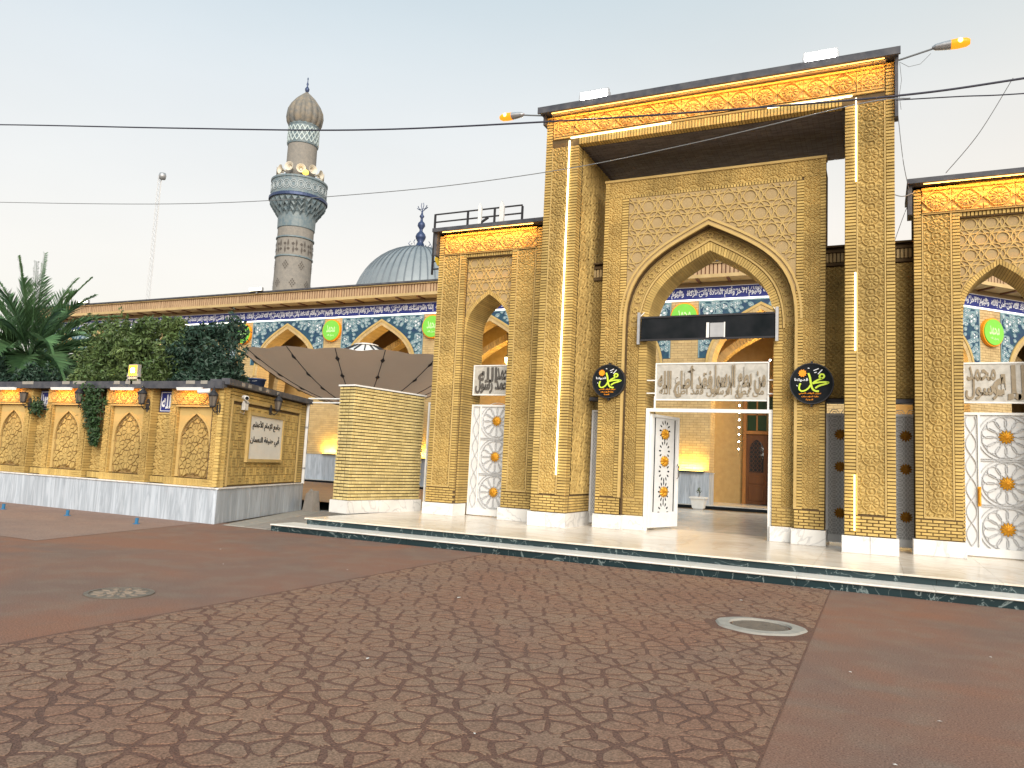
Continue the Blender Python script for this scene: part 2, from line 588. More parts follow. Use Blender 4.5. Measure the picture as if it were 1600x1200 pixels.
# lit things
m_ledw = M('led_white_tube', (.9, .9, .85), .5, emit=(1.0, .93, .62), estr=2.6)
m_ledy = M('led_yellow_tube', (.9, .8, .3), .5, emit=(1.0, .86, .35), estr=3.0)
m_warmtube = M('warm_tube', (.9, .7, .4), .5, emit=(1.0, .50, .12), estr=1.6)
m_batten = M('batten_tube', (.9, .85, .8), .5, emit=(1.0, .70, .55), estr=.22)
m_floodw = M('flood_lens', (1, 1, 1), .4, emit=(1.0, 1.0, .97), estr=14)
m_floody = M('flood_lens_yellow', (.8, .35, .02), .4, emit=(1.0, .47, .04), estr=1.0)
m_lampor = M('street_lamp_lens', (.5, .12, .005), .4, emit=(1.0, .27, .012), estr=.75)
m_lamphot = M('street_lamp_bulb', (1, .8, .4), .4, emit=(1.0, .6, .12), estr=3)
m_bulb = M('string_bulb', (1, 1, 1), .4, emit=(1.0, .95, .85), estr=14)
m_lantern = M('lantern_glass', (.14, .12, .10), .3)
m_lanternlit = M('lantern_glass_lit', (1, .9, .5), .3, emit=(1.0, .78, .36), estr=2.5)
# ------------------------------------------------------------------ pieces shared by many things
UNIT = {}


def unit_brick(mat):
    if mat.name not in UNIT:
        UNIT[mat.name] = MB().cbox(-.5, .5, -.5, .5, -.5, .5, .06).mesh('brick', mat)
    return UNIT[mat.name]


def in_view(p):
    d = Vector(p) - Vector((0, 0, CAM_H))
    z = d.dot(fwd)
    if z < .1:
        return False
    return abs(d.dot(right) / z * FPX) < 805 and abs(d.dot(up) / z * FPX) < 605


def bricks(parent, boxes, mat, keep=300, name='brick', rest='brickwork', local=False):
    """bricks as objects of their own (the nearest in view), the remainder as one joined part"""
    W = wmat(parent) if local else Matrix()
    rank = []
    for b in boxes:
        c = W @ Vector(((b[0] + b[1]) / 2, (b[2] + b[3]) / 2, (b[4] + b[5]) / 2))
        rank.append(((c - Vector((0, 0, CAM_H))).length + (0 if in_view(c) else 500)))
    order = np.argsort(rank)
    me = unit_brick(mat)
    for i in order[:keep]:
        b = boxes[i]
        place(me, name, parent, ((b[0] + b[1]) / 2, (b[2] + b[3]) / 2, (b[4] + b[5]) / 2), scale=(b[1] - b[0], b[3] - b[2], b[5] - b[4]), local=local)
    if len(boxes) > keep:
        mb = MB()
        for i in order[keep:]:
            mb.cbox(*boxes[i], c=.004)
        tag(mb.build(rest, mat, parent, local=local), kind='stuff')


def course_column(x0, x1, y0, y1, z0, z1, pitch=.066, joint=.0165, jit=.003):
    pitch = (z1 - z0) / max(1, round((z1 - z0) / pitch))
    out, z = [], z0
    while z + pitch - joint < z1 + .001:
        d = random.uniform(-jit, jit)
        out.append((x0, x1, y0 + d, y1, z, z + pitch - joint))
        z += pitch
    return out


def running_bond(x0, x1, y0, y1, z0, z1, L=.2, pitch=.066, joint=.0165, jit=.003):
    pitch = (z1 - z0) / max(1, round((z1 - z0) / pitch))
    out, z, k = [], z0, 0
    while z + pitch - joint < z1 + .001:
        x = x0 - (L / 2 if k % 2 else 0)
        while x < x1 - .01:
            a, b = max(x, x0), min(x + L - joint, x1)
            if b - a > .02:
                d = random.uniform(-jit, jit)
                out.append((a, b, y0 + d, y1, z, z + pitch - joint))
            x += L
        z += pitch
        k += 1
    return out


def soldier_row(x0, x1, y0, y1, z0, z1, pitch=.066, joint=.0165):
    out, x = [], x0
    while x + pitch - joint < x1 + .001:
        out.append((x, x + pitch - joint, y0 + random.uniform(-.003, .003), y1, z0, z1))
        x += pitch
    return out


# carved relief tiles (height fields cut as real relief; front looks towards -Y)
def relief(name, fn, w, h, depth, nx, ny, mat):
    u, v = np.meshgrid(np.linspace(-1, 1, nx), np.linspace(-1, 1, ny))
    H = np.clip(fn(u, v), 0, 1) * depth
    vs = [(float(u[j, i]) * w / 2, -float(H[j, i]), float(v[j, i]) * h / 2) for j in range(ny) for i in range(nx)]
    fs = [(j * nx + i, j * nx + i + 1, (j + 1) * nx + i + 1, (j + 1) * nx + i) for j in range(ny - 1) for i in range(nx - 1)]
    mb = MB()
    mb.add(vs, fs)
    k = len(mb.v)
    mb.add([(-w / 2, -.001, -h / 2), (w / 2, -.001, -h / 2), (w / 2, -.001, h / 2), (-w / 2, -.001, h / 2), (-w / 2, .03, -h / 2), (w / 2, .03, -h / 2), (w / 2, .03, h / 2), (-w / 2, .03, h / 2)],
           [(0, 4, 5, 1), (1, 5, 6, 2), (2, 6, 7, 3), (3, 7, 4, 0)])
    return mb.mesh(name, mat)


def ridge(d, w):
    return np.exp(-(d / w) ** 2)


def rosette(u, v, n, R, ph=0):
    r = np.hypot(u, v)
    t = np.arctan2(v, u) + ph
    pet = np.abs(np.cos(n * t / 2)) ** .6 * np.clip(1 - np.abs(r - .58 * R) / (.42 * R), 0, 1) ** .5
    return np.maximum(pet, np.clip(1 - r / (.22 * R), 0, 1) ** .5)


def fn_arabesque(u, v):
    h = rosette(u, v, 10, .62)
    for a in (-1, 1):
        for b in (-1, 1):
            h = np.maximum(h, .85 * rosette(u - a, v - b, 8, .55))
    r = np.hypot(u, v)
    h = np.maximum(h, .8 * ridge(r - .70, .05))
    for a in (-1, 1):
        h = np.maximum(h, .8 * ridge(np.hypot(u - a, v) - .36, .06))
        h = np.maximum(h, .8 * ridge(np.hypot(u, v - a) - .36, .06))
        h = np.maximum(h, .9 * np.clip(1 - np.hypot(u - a, v) / .2, 0, 1) ** .5)
        h = np.maximum(h, .9 * np.clip(1 - np.hypot(u, v - a) / .2, 0, 1) ** .5)
    return h


def fn_frieze(u, v):
    h = rosette(u, v, 12, .66)
    r = np.hypot(u, v)
    h = np.maximum(h, .9 * ridge(np.abs(u) + np.abs(v) * .8 - .95, .06))
    h = np.maximum(h, .8 * ridge(r - .78, .05))
    for a in (-1, 1):
        for b in (-1, 1):
            h = np.maximum(h, .8 * rosette(u - a, v - b, 6, .5))
    h = np.maximum(h, 1.0 * (np.abs(v) > .93))
    return h


def fn_star(u, v):
    h = rosette(u, v, 8, .55)
    for k in range(4):
        a = k * PI / 4
        d = np.abs(u * math.cos(a) + v * math.sin(a))
        h = np.maximum(h, .9 * ridge(d - .62, .055))
    return np.maximum(h, 1.0 * ((np.abs(v) > .92) | (np.abs(u) > .92)))


def fn_link(u, v):
    h = rosette(u, v, 4, .8)
    h = np.maximum(h, .8 * ridge(np.abs(u) + np.abs(v) - 1, .08))
    for a in (-1, 1):
        for b in (-1, 1):
            h = np.maximum(h, .9 * rosette(u - a, v - b, 4, .8))
    return h


m_frieze = M('frieze_terracotta', (.56, .36, .12), .8, c2=(.48, .29, .09), vscale=2.2, rnd=.08, bump=.4, bscale=110)
T_ARAB = relief('carved_tile', fn_arabesque, .40, .42, .045, 40, 42, m_carve)
T_ARAB2 = relief('carved_tile', fn_arabesque, .30, .32, .038, 36, 38, m_carve)
T_WIDE = relief('carved_tile', fn_arabesque, .66, .66, .03, 50, 50, m_carve)
T_FRZ = relief('frieze_tile', fn_frieze, .50, .46, .05, 48, 44, m_frieze)
T_STAR = relief('frieze_tile', fn_star, .50, .46, .035, 44, 40, m_frieze)
T_LINK = relief('carved_tile', fn_link, .24, .24, .035, 30, 30, m_carve)


def tiles(parent, mesh, x, y, z0, z1, h, rz=0, name='carved_tile', w=None):
    """stack of relief tiles from z0 to z1; the last pair is scaled to end flush"""
    n = max(1, round((z1 - z0) / h))
    k = (z1 - z0) / (n * h)
    for i in range(n):
        place(mesh, name, parent, (x, y, z0 + (i + .5) * h * k), rz, scale=((w or 1), 1, k * .995))


# Arabic lettering: letters are turned into their joined forms and laid out from right to left
FORMS = {}
for cp in list(range(0xFE80, 0xFEFD)):
    dc = unicodedata.decomposition(chr(cp)).split()
    if dc and dc[0][0] == '<':
        FORMS.setdefault(''.join(chr(int(q, 16)) for q in dc[1:]), {})[dc[0][1:-1]] = chr(cp)


def shape(text):
    out, i, words = [], 0, []
    toks = []
    while i < len(text):
        two = text[i:i + 2]
        if len(two) == 2 and two in FORMS:
            toks.append(two)
            i += 2
        else:
            toks.append(text[i])
            i += 1
    for k, t in enumerate(toks):
        f = FORMS.get(t)
        if not f:
            out.append(t)
            continue
        prev = FORMS.get(toks[k - 1]) if k else None
        nxt = FORMS.get(toks[k + 1]) if k + 1 < len(toks) else None
        pj = bool(prev and 'initial' in prev and 'final' in f)
        nj = bool(nxt and 'initial' in f and 'final' in nxt)
        out.append(f.get('medial' if pj and nj else 'final' if pj else 'initial' if nj else 'isolated', f.get('isolated')))
    return ''.join(reversed(out))


def text_verts(s, off=0.0, res=2):
    cu = bpy.data.curves.new('lettering', 'FONT')
    cu.body = shape(s)
    cu.resolution_u = res
    cu.offset = off
    cu.fill_mode = 'FRONT'
    o = bpy.data.objects.new('lettering', cu)
    COL.objects.link(o)
    dg = bpy.context.evaluated_depsgraph_get()
    me = bpy.data.meshes.new_from_object(o.evaluated_get(dg))
    vs = np.array([v.co[:2] for v in me.vertices])
    fs = [tuple(p.vertices) for p in me.polygons]
    bpy.data.objects.remove(o)
    bpy.data.curves.remove(cu)
    bpy.data.meshes.remove(me)
    return vs, fs


def lettering(mb, s, x0, x1, z0, z1, y, thick=.01, m=0, off=.0, res=2):
    """letters stretched into the box x0..x1, z0..z1; front face at y, standing thick off the surface behind"""
    vs, fs = text_verts(s, off, res)
    a, b = vs.min(0), vs.max(0)
    q = (vs - a) / (b - a)
    P = [(x0 + p[0] * (x1 - x0), z0 + p[1] * (z1 - z0)) for p in q]
    n = len(P)
    edge = {}
    for f in fs:
        for i in range(len(f)):
            e = (f[i], f[(i + 1) % len(f)])
            edge[e] = edge.get(e, 0) + 1
    rim = [e for e in edge if (e[1], e[0]) not in edge]
    mb.add([(p[0], y, p[1]) for p in P] + [(p[0], y + thick, p[1]) for p in P], list(fs) + [(e[0], e[0] + n, e[1] + n, e[1]) for e in rim], m)


def star_poly(n, R, r, cx=0, cy=0, ph=0):
    return [(cx + (R if i % 2 == 0 else r) * math.cos(ph + PI * i / n), cy + (R if i % 2 == 0 else r) * math.sin(ph + PI * i / n)) for i in range(2 * n)]


def petal_poly(r0, r1, w, ang, cx=0, cy=0, k=.55):
    c, s = math.cos(ang), math.sin(ang)
    pts = [(r0, 0), (r0 + (r1 - r0) * .28, -w * .72), (r0 + (r1 - r0) * k, -w), (r0 + (r1 - r0) * .85, -w * .72), (r1, 0), (r0 + (r1 - r0) * .85, w * .72), (r0 + (r1 - r0) * k, w), (r0 + (r1 - r0) * .28, w * .72)]
    return [(cx + x * c - y * s, cy + x * s + y * c) for x, y in pts]


def flower_mesh(name, R, depth, mat, n=12):
    """domed fluted metal flower facing -Y"""
    mb = MB()
    rings, seg = 5, n * 4
    vs = [(0, -depth, 0)]
    for i in range(1, rings + 1):
        q = i / rings
        for j in range(seg):
            a = 2 * PI * j / seg
            fl = abs(math.cos(n * a / 2))
            r = R * q * (.70 + .36 * fl if i == rings else (.9 + .1 * fl if i > 2 else 1))
            vs.append((r * math.cos(a), -depth * (1 - q * q) * (.45 + .55 * fl ** .8) - (0 if i == rings else .004), r * math.sin(a)))
    fs = [(0, 1 + j, 1 + (j + 1) % seg) for j in range(seg)]
    for i in range(rings - 1):
        for j in range(seg):
            a, b = 1 + i * seg + j, 1 + i * seg + (j + 1) % seg
            fs.append((a, a + seg, b + seg, b))
    mb.add(vs, [tuple(reversed(f)) for f in fs])
    return mb.mesh(name, mat, True)


FL_GOLD = flower_mesh('gold_flower', .13, .05, m_gold)
FL_COPPER = flower_mesh('copper_flower', .115, .05, m_copper)


def strapwork(mb, x0, x1, z0, z1, y, cell, inside, w=.015, m=0, proud=.02):
    """interlaced circles and star lines on a square lattice, kept where inside(x,z) holds"""
    def line(pts):
        run = []
        lift = random.uniform(0, .007)
        for p in pts:
            if x0 <= p[0] <= x1 and z0 <= p[1] <= z1 and inside(*p):
                run.append(p)
            else:
                if len(run) > 1:
                    mb.ribbon(run, w, y - proud - lift, y, m)
                run = []
        if len(run) > 1:
            mb.ribbon(run, w, y - proud - lift, y, m)
    nx, nz = int((x1 - x0) / cell) + 2, int((z1 - z0) / cell) + 2
    for i in range(-1, nx + 1):
        for j in range(-1, nz + 1):
            cx, cz = x0 + (i + .5) * cell + (cell / 2 if j % 2 else 0), z0 + j * cell * .87
            for R in (.60 * cell, .30 * cell):
                line([(cx + R * math.cos(2 * PI * k / 28), cz + R * math.sin(2 * PI * k / 28)) for k in range(29)])
            for k in range(6):
                a = k * PI / 3 + PI / 6
                b = a + 2 * PI / 3
                A = (cx + .62 * cell * math.cos(a), cz + .62 * cell * math.sin(a))
                B = (cx + .62 * cell * math.cos(b), cz + .62 * cell * math.sin(b))
                if True:
                    line([(A[0] + (B[0] - A[0]) * t / 8, A[1] + (B[1] - A[1]) * t / 8) for t in range(9)])


def under_arch(cx, hw, spring, apex):
    A = arch(hw, spring, apex, 14, cx)

    def ins(x, z):
        if abs(x - cx) >= hw:
            return False
        if z < spring:
            return True
        for a, b in zip(A[:-1], A[1:]):
            if a[0] <= x <= b[0]:
                t = (x - a[0]) / max(1e-9, b[0] - a[0])
                return z < a[1] + (b[1] - a[1]) * t
        return False
    return ins


def area_lamp(name, parent, loc, sx, sy, energy, color, direction):
    """the light that a modelled fixture gives off"""
    ld = bpy.data.lights.new(name, 'AREA')
    ld.shape = 'RECTANGLE'
    ld.size, ld.size_y = sx, sy
    ld.energy = energy
    ld.color = color
    o = bpy.data.objects.new(name, ld)
    COL.objects.link(o)
    o.parent = parent
    o.matrix_parent_inverse = wmat(parent).inverted()
    o.location = loc
    d = Vector(direction)
    z = -d.normalized()
    x = Vector((1, 0, 0)) if abs(z.x) < .9 else Vector((0, 1, 0))
    yv = z.cross(x).normalized()
    x = yv.cross(z)
    o.rotation_euler = Matrix((x, yv, z)).transposed().to_euler()
    return o


def point_lamp(name, parent, loc, energy, color, r=.08):
    ld = bpy.data.lights.new(name, 'POINT')
    ld.energy = energy
    ld.color = color
    ld.shadow_soft_size = r
    o = bpy.data.objects.new(name, ld)
    COL.objects.link(o)
    o.parent = parent
    o.matrix_parent_inverse = wmat(parent).inverted()
    o.location = loc
    return o


# ================================================================== the setting
PZ = .28                                           # height of the terrace


def ground_material(name, base, c2, c3, c4=None):
    mt = M(name, base, .88, spec=.25)
    nt = mt.node_tree
    N, L = nt.nodes, nt.links
    b = N['Principled BSDF']
    geo = N.new('ShaderNodeNewGeometry')

    def noise(sc, det, dist=0, stretch=None):
        n = N.new('ShaderNodeTexNoise')
        n.inputs['Scale'].default_value = sc
        n.inputs['Detail'].default_value = det
        n.inputs['Distortion'].default_value = dist
        if stretch:
            mp = N.new('ShaderNodeMapping')
            mp.inputs['Scale'].default_value = stretch
            mp.inputs['Rotation'].default_value = (0, 0, .5)
            L.new(geo.outputs['Position'], mp.inputs[0])
            L.new(mp.outputs[0], n.inputs[0])
        else:
            L.new(geo.outputs['Position'], n.inputs[0])
        return n

    def mix(fac, a, bcol, mode='MIX'):
        mx = N.new('ShaderNodeMix')
        mx.data_type = 'RGBA'
        mx.blend_type = mode
        if isinstance(fac, float):
            mx.inputs[0].default_value = fac
        else:
            L.new(fac, mx.inputs[0])
        for k, q in ((6, a), (7, bcol)):
            if isinstance(q, tuple):
                mx.inputs[k].default_value = (*q, 1)
            else:
                L.new(q, mx.inputs[k])
        return mx.outputs[2]

    def rng(o, a, bb, c=0, d=1):
        mr = N.new('ShaderNodeMapRange')
        for i, q in enumerate((a, bb, c, d)):
            mr.inputs[i + 1].default_value = q
        L.new(o, mr.inputs[0])
        return mr.outputs[0]
    col = mix(rng(noise(.55, 4, .6).outputs[0], .38, .62), base, c2)
    col = mix(rng(noise(2.2, 9, .3).outputs[0], .45, .72, 0, .5), col, c3)
    if c4:
        col = mix(rng(noise(.38, 3, 1.0).outputs[0], .52, .64, 0, .8), col, c4)
    g = noise(75, 3)
    gm = N.new('ShaderNodeVectorMath')
    gm.operation = 'SCALE'
    L.new(col, gm.inputs[0])
    L.new(rng(g.outputs[0], .3, .7, .55, 1.5), gm.inputs['Scale'])
    v = N.new('ShaderNodeTexVoronoi')
    v.inputs['Scale'].default_value = 120
    L.new(geo.outputs['Position'], v.inputs[0])
    col = mix(rng(v.outputs['Distance'], .02, .22, .35, 0.0), gm.outputs[0], (.40, .33, .28))
    L.new(col, b.inputs['Base Color'])
    bp = N.new('ShaderNodeBump')
    bp.inputs['Strength'].default_value = .5
    bp.inputs['Distance'].default_value = .006
    L.new(g.outputs[0], bp.inputs['Height'])
    L.new(bp.outputs[0], b.inputs['Normal'])
    return mt


m_plaza = ground_material('plaza_concrete', (.195, .103, .072), (.160, .102, .080), (.195, .150, .115), (.215, .102, .064))
m_jointg = ground_material('pattern_joint', (.128, .064, .045), (.112, .062, .047), (.140, .082, .060))
m_stamp = ground_material('pattern_stone', (.210, .124, .082), (.185, .116, .084), (.222, .155, .108), (.195, .106, .072))
m_strip = ground_material('pale_concrete', (.24, .162, .13), (.21, .147, .123), (.27, .195, .158))
m_far = M('far_ground', (.20, .17, .14), .95, c2=(.14, .12, .10), vscale=.2)

tag(MB().add([(-400, -300, -.02), (400, -300, -.02), (400, 500, -.02), (-400, 500, -.02)], [(0, 1, 2, 3)]).build('ground', m_far), kind='structure')
tag(MB().add([(-40, -6, 0), (14, -6, 0), (14, 13.2, 0), (-40, 13.2, 0)], [(0, 1, 2, 3)]).build('plaza', m_plaza), kind='structure')
tag(MB().add([(-40, 8.3, .004), (-12.6, 8.3, .004), (-13.6, 12.72, .004), (-40, 12.72, .004)], [(0, 1, 2, 3)]).build('pavement', m_strip), kind='structure')
# patterned walk leading to the portal: stars and petals pressed into the concrete, each a piece of its own
PX0, PX1, PY0, PY1 = -6.35, -.62, 2.6, 12.58
walk = tag(MB().add([(PX0 - .05, PY0, .003), (PX1 + .02, PY0, .003), (PX1 + .02, PY1, .003), (PX0 - .05, PY1, .003)], [(0, 1, 2, 3)]).build('patterned_path', m_jointg), kind='structure')
LX, LY, OX, OY = .575, .59, -2.38, 5.04
# sites of one lattice cell: a ten-pointed star, its ten petals, small stars between, petals in the holes
SITES = [('star_stone', 0, 0, 10)]
for k in range(10):
    t = PI / 2 + k * PI / 5
    SITES.append(('petal_stone', .262 * math.cos(t), .262 * math.sin(t), 0))
for s in (-1, 1):
    SITES.append(('star_stone', s * LX / 2, LY / 2, 5))
    SITES.append(('petal_stone', LX + s * .095, 0, 0))
    SITES.append(('star_stone', LX, s * .125, 5))


def clip_half(poly, mx_, my_, nx_, ny_):
    out = []
    for i in range(len(poly)):
        a, b = poly[i], poly[(i + 1) % len(poly)]
        da, db = (a[0] - mx_) * nx_ + (a[1] - my_) * ny_, (b[0] - mx_) * nx_ + (b[1] - my_) * ny_
        if da <= 0:
            out.append(a)
        if (da < 0) != (db < 0):
            t = da / (da - db)
            out.append((a[0] + (b[0] - a[0]) * t, a[1] + (b[1] - a[1]) * t))
    return out


ALLS = [(u + i * LX, v + j * LY) for (_, u, v, _) in SITES for i in range(-3, 4) for j in range(-3, 4) if (i + j) % 2 == 0]
CELLS = []
GAP = .0160
for nm, u, v, star in SITES:
    poly = [(u - .5, v - .5), (u + .5, v - .5), (u + .5, v + .5), (u - .5, v + .5)]
    for (p, q) in ALLS:
        d = math.hypot(p - u, q - v)
        if 1e-6 < d < .6:
            ux, uy = (p - u) / d, (q - v) / d
            poly = clip_half(poly, u + ux * (d / 2 - GAP), v + uy * (d / 2 - GAP), ux, uy)
    if star == 10:
        poly = star_poly(10, .178, .108, 0, 0, PI / 2 + PI / 10)
    elif star == 5:
        rin = min(abs((b[0] - a[0]) * (a[1] - v) - (a[0] - u) * (b[1] - a[1])) / max(1e-9, math.hypot(b[0] - a[0], b[1] - a[1])) for a, b in zip(poly, poly[1:] + poly[:1]))
        sp_ = []
        for a, b in zip(poly, poly[1:] + poly[:1]):      # a small star that fills its cell
            if math.hypot(b[0] - a[0], b[1] - a[1]) < .02:
                continue
            sp_ += [a, (u + ((a[0] + b[0]) / 2 - u) * .74, v + ((a[1] + b[1]) / 2 - v) * .74)]
        poly = sp_
    else:      # ease the corners
        rp_ = []
        for i in range(len(poly)):
            a, b, c = poly[i - 1], poly[i], poly[(i + 1) % len(poly)]
            for o_ in (a, c):
                L_ = math.hypot(o_[0] - b[0], o_[1] - b[1])
                k_ = min(.40, .026 / max(L_, 1e-6))
                rp_.append((b[0] + (o_[0] - b[0]) * k_, b[1] + (o_[1] - b[1]) * k_))
        poly = rp_
    CELLS.append((nm, poly))
pieces = []
for i in range(-9, 6):
    for j in range(-6, 15):
        if (i + j) % 2 == 0:
            cx, cy = OX + i * LX, OY + j * LY
            for nm, poly in CELLS:
                q = .94 + random.random() * .06
                mx_, my_ = sum(p[0] for p in poly) / len(poly), sum(p[1] for p in poly) / len(poly)
                pieces.append((nm, [(cx + mx_ + (p[0] - mx_) * q, cy + my_ + (p[1] - my_) * q) for p in poly]))
pieces = [q for q in pieces if all(math.hypot(p[0] + 1.15, p[1] - 8.98) > .47 for p in q[1])]
keepers = []
for nm, poly in pieces:
    if any(not (PX0 < p[0] < PX1 and PY0 < p[1] < PY1) for p in poly):
        q = [(min(max(p[0], PX0), PX1), min(max(p[1], PY0), PY1)) for p in poly]
        ax = abs(sum(q[a][0] * q[(a + 1) % len(q)][1] - q[(a + 1) % len(q)][0] * q[a][1] for a in range(len(q)))) / 2
        if ax < .003:
            continue
        poly = q
    c = Vector((sum(p[0] for p in poly) / len(poly), sum(p[1] for p in poly) / len(poly), 0))
    keepers.append(((c - Vector((0, 0, CAM_H))).length + (0 if in_view(c) else 100), nm, poly))
keepers.sort(key=lambda q: q[0])
restp = MB()
for n, (d, nm, poly) in enumerate(keepers):
    jz = random.uniform(-.0008, .0008)
    if n < 300:
        place(MB().plate(poly, .001, .0060 + jz, .0015).mesh(nm, m_stamp), nm, walk)
    else:
        restp.plate(poly, .001, .0060 + jz, .0015)
tag(restp.build('pressed_stones', m_stamp, walk), kind='stuff')

# entrance terrace: two steps, dark green risers under white treads, cream slabs on top
terrace = tag(MB().box(-11.0, 7.6, 13.35, 18.4, -.02, PZ - .022).build('terrace', m_mortar), kind='structure')
x = -11.1
tread0, tread1 = [], []
while x < 7.6:
    w = random.uniform(1.5, 1.9)
    place(MB().box(x + .002, x + w - .002, 13.25, 13.352, .146, PZ - .03).mesh('riser_slab', m_green), 'riser_slab', terrace)
    x += w
x = -11.55
while x < 7.6:
    w = random.uniform(1.6, 2.0)
    place(MB().box(x + .002, x + w - .002, 12.66, 12.76, -.01, .116).mesh('riser_slab', m_green), 'riser_slab', terrace)
    place(MB().cbox(x + .002, x + w - .002, 12.62, 13.36, .117, .145, .008).mesh('tread_slab', m_tread), 'tread_slab', terrace)
    x += w
MB().box(-11.5, 7.6, 12.7, 13.36, -.01, .112).build('step_core', m_mortar, terrace)
yy = [13.21, 14.25, 15.35, 16.45, 17.5, 18.4]
for r in range(5):
    x = -11.14
    while x < 7.5:
        w = 1.28
        place(MB().box(x + .0015, x + w - .0015, yy[r] + .0015, yy[r + 1] - .0015, PZ - .028, PZ).mesh('floor_slab', m_cream), 'floor_slab', terrace)
        x += w
# pale paved apron between the steps and the garden wall
apron = tag(MB().add([(-13.0, 12.7, .004), (-11.45, 12.7, .004), (-11.05, 18.4, .004), (-15.5, 18.4, .004)], [(0, 1, 2, 3)]).build('apron_pavement', m_conc), kind='structure')
for k in range(5):
    y0 = 12.75 + k * 1.1
    for q in range(3):
        a = -13.0 - (y0 - 12.7) * .40 + q * .62 + .05
        if a + .6 < -11.5 + (y0 - 12.7) * .02:
            place(MB().plate([(a, y0), (a + .6, y0), (a + .6 - .40, y0 + 1.08), (a - .40, y0 + 1.08)], .002, .016, .006).mesh('paving_slab', m_stone if q == 1 else m_conc), 'paving_slab', apron)
# courtyard floor
court = tag(MB().add([(-70, 18.4, PZ - .03), (30, 18.4, PZ - .03), (30, 36, PZ - .03), (-70, 36, PZ - .03)], [(0, 1, 2, 3)]).build('courtyard_floor', m_mortar), kind='structure')
for i in range(-7, 6):
    for j in range(8):
        x0, y0 = i * 1.5 - .5, 18.41 + j * 1.55
        if y0 + 1.5 < 30.7:
            place(MB().box(x0 + .004, x0 + 1.496, y0 + .004, y0 + 1.546, PZ - .03, PZ - .004).mesh('floor_slab', m_court), 'floor_slab', court)
m_tan = M('tan_court_paving', (.33, .21, .13), .6, c2=(.26, .16, .10), vscale=1.0)
MB().box(-70, -11.01, 18.41, 30.7, PZ - .03, PZ - .006).build('tan_paving', m_tan, court)
# ================================================================== gate portal
CX = -3.41
portal = empty('gate_portal', (CX, 17, PZ), 'tall yellow brick gate portal with canopy and pointed arch above the open gate', 'portal')
PT = 9.97


def front_pier(x0, x1, inner):
    """inner = +1 when the portal opening lies on the +X side"""
    p = MB().box(x0, x1, 16.12, 18.9, PZ, 9.18).build('front_pier', m_mortar, portal)
    bw, mw, iw = .15, .04, .20
    bs = []
    if inner > 0:
        xb0, xc0, xc1, xb1 = x0, x0 + bw + mw, x1 - iw - .035, x1 - iw
    else:
        xb0, xc0, xc1, xb1 = x0 + iw, x0 + iw + .035, x1 - bw - mw, x1 - bw
    zt = 9.16
    zb = 1.0
    if inner > 0:
        bs += course_column(x0 - .004, x0 + bw, 16.095, 16.3, zb, 9.4)
        bs += course_column(x1 - iw, x1 + .008, 16.095, 16.35, zb, zt)
        edge = (x0 + bw, x0 + bw + mw)
    else:
        bs += course_column(x1 - bw, x1 + .004, 16.095, 16.3, zb, 9.4)
        bs += course_column(x0 - .008, x0 + iw, 16.095, 16.35, zb, zt)
        edge = (x1 - bw - mw, x1 - bw)
    bs += running_bond(x0 - .004, x1 + .008, 16.092, 16.3, .62, zb - .01)
    if inner > 0:
        bs += [(x1 - .06, x1 + .008, b[0] - x0 + 16.36, min(b[1] - x0 + 16.36, 18.88), b[4], b[5]) for b in running_bond(x0, x0 + 2.5, 0, .1, .62, zb - .01)]
    BR['pier'] += [(p, b) for b in bs]
    MB().cbox(edge[0] + .006, edge[1] - .004, 16.088, 16.13, zb, zt, .008).cbox(min(xc1, xb1) + .002 if inner > 0 else xb0 + .002, max(xc1, xb1) - .002 if inner > 0 else xc0 - .002, 16.09, 16.13, zb, zt, .006).build('moulding', m_strap, p)
    tiles(p, T_ARAB, (xc0 + xc1) / 2, 16.118, zb + .02, zt - .01, .42, w=(xc1 - xc0) / .40)
    if inner > 0:      # the face towards the opening is carved as well
        for k in range(4):
            tiles(p, T_WIDE, x1 + .004, 16.37 + .31 + k * .63, zb + .02, zt - .01, .66, rz=PI / 2, w=.62 / .66)
    # marble plinth
    for a, b in ((x0 - .05, (x0 + x1) / 2 - .002), ((x0 + x1) / 2 + .002, x1 + .05)):
        place(MB().cbox(a, b, 16.03, 18.95, PZ, .60, .012).mesh('plinth_slab', m_marble), 'plinth_slab', p)
    return p


BR = {'pier': [], 'screen': []}
pL = front_pier(-7.10, -6.28, 1)
pR = front_pier(-.54, .34, -1)
# beam with frieze
beam = MB().box(-7.10, .34, 16.12, 18.9, 9.181, PT).build('beam', m_mortar, portal)
sb = []
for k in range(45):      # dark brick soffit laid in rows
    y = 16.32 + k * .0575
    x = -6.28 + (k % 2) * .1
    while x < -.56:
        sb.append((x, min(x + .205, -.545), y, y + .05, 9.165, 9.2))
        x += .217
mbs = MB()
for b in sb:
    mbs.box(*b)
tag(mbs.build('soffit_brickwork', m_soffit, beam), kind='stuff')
for b in soldier_row(-6.27, -.55, 16.09, 16.3, 9.17, 9.345):
    BR['pier'].append((beam, b))
n = 14
fx0, fx1 = -6.92, .17
for k in range(n):
    w = (fx1 - fx0) / n
    place(T_STAR if k in (0, n - 1) else T_FRZ, 'frieze_tile', beam, (fx0 + (k + .5) * w, 16.11, 9.64), scale=(w / .5 * .985, 1, .98))
MB().cbox(fx0, fx1, 16.08, 16.12, 9.355, 9.405, .01).box(fx0, fx1, 16.07, 16.12, 9.872, 9.905).build('frieze_moulding', m_frieze, beam)
for b in course_column(-7.104, -6.95, 16.095, 16.3, 9.4, 9.95) + course_column(.19, .344, 16.095, 16.3, 9.4, 9.95):
    BR['pier'].append((beam, b))
cop = MB()
cop.box(-7.22, .42, 15.85, 19.05, PT + .002, 10.08)
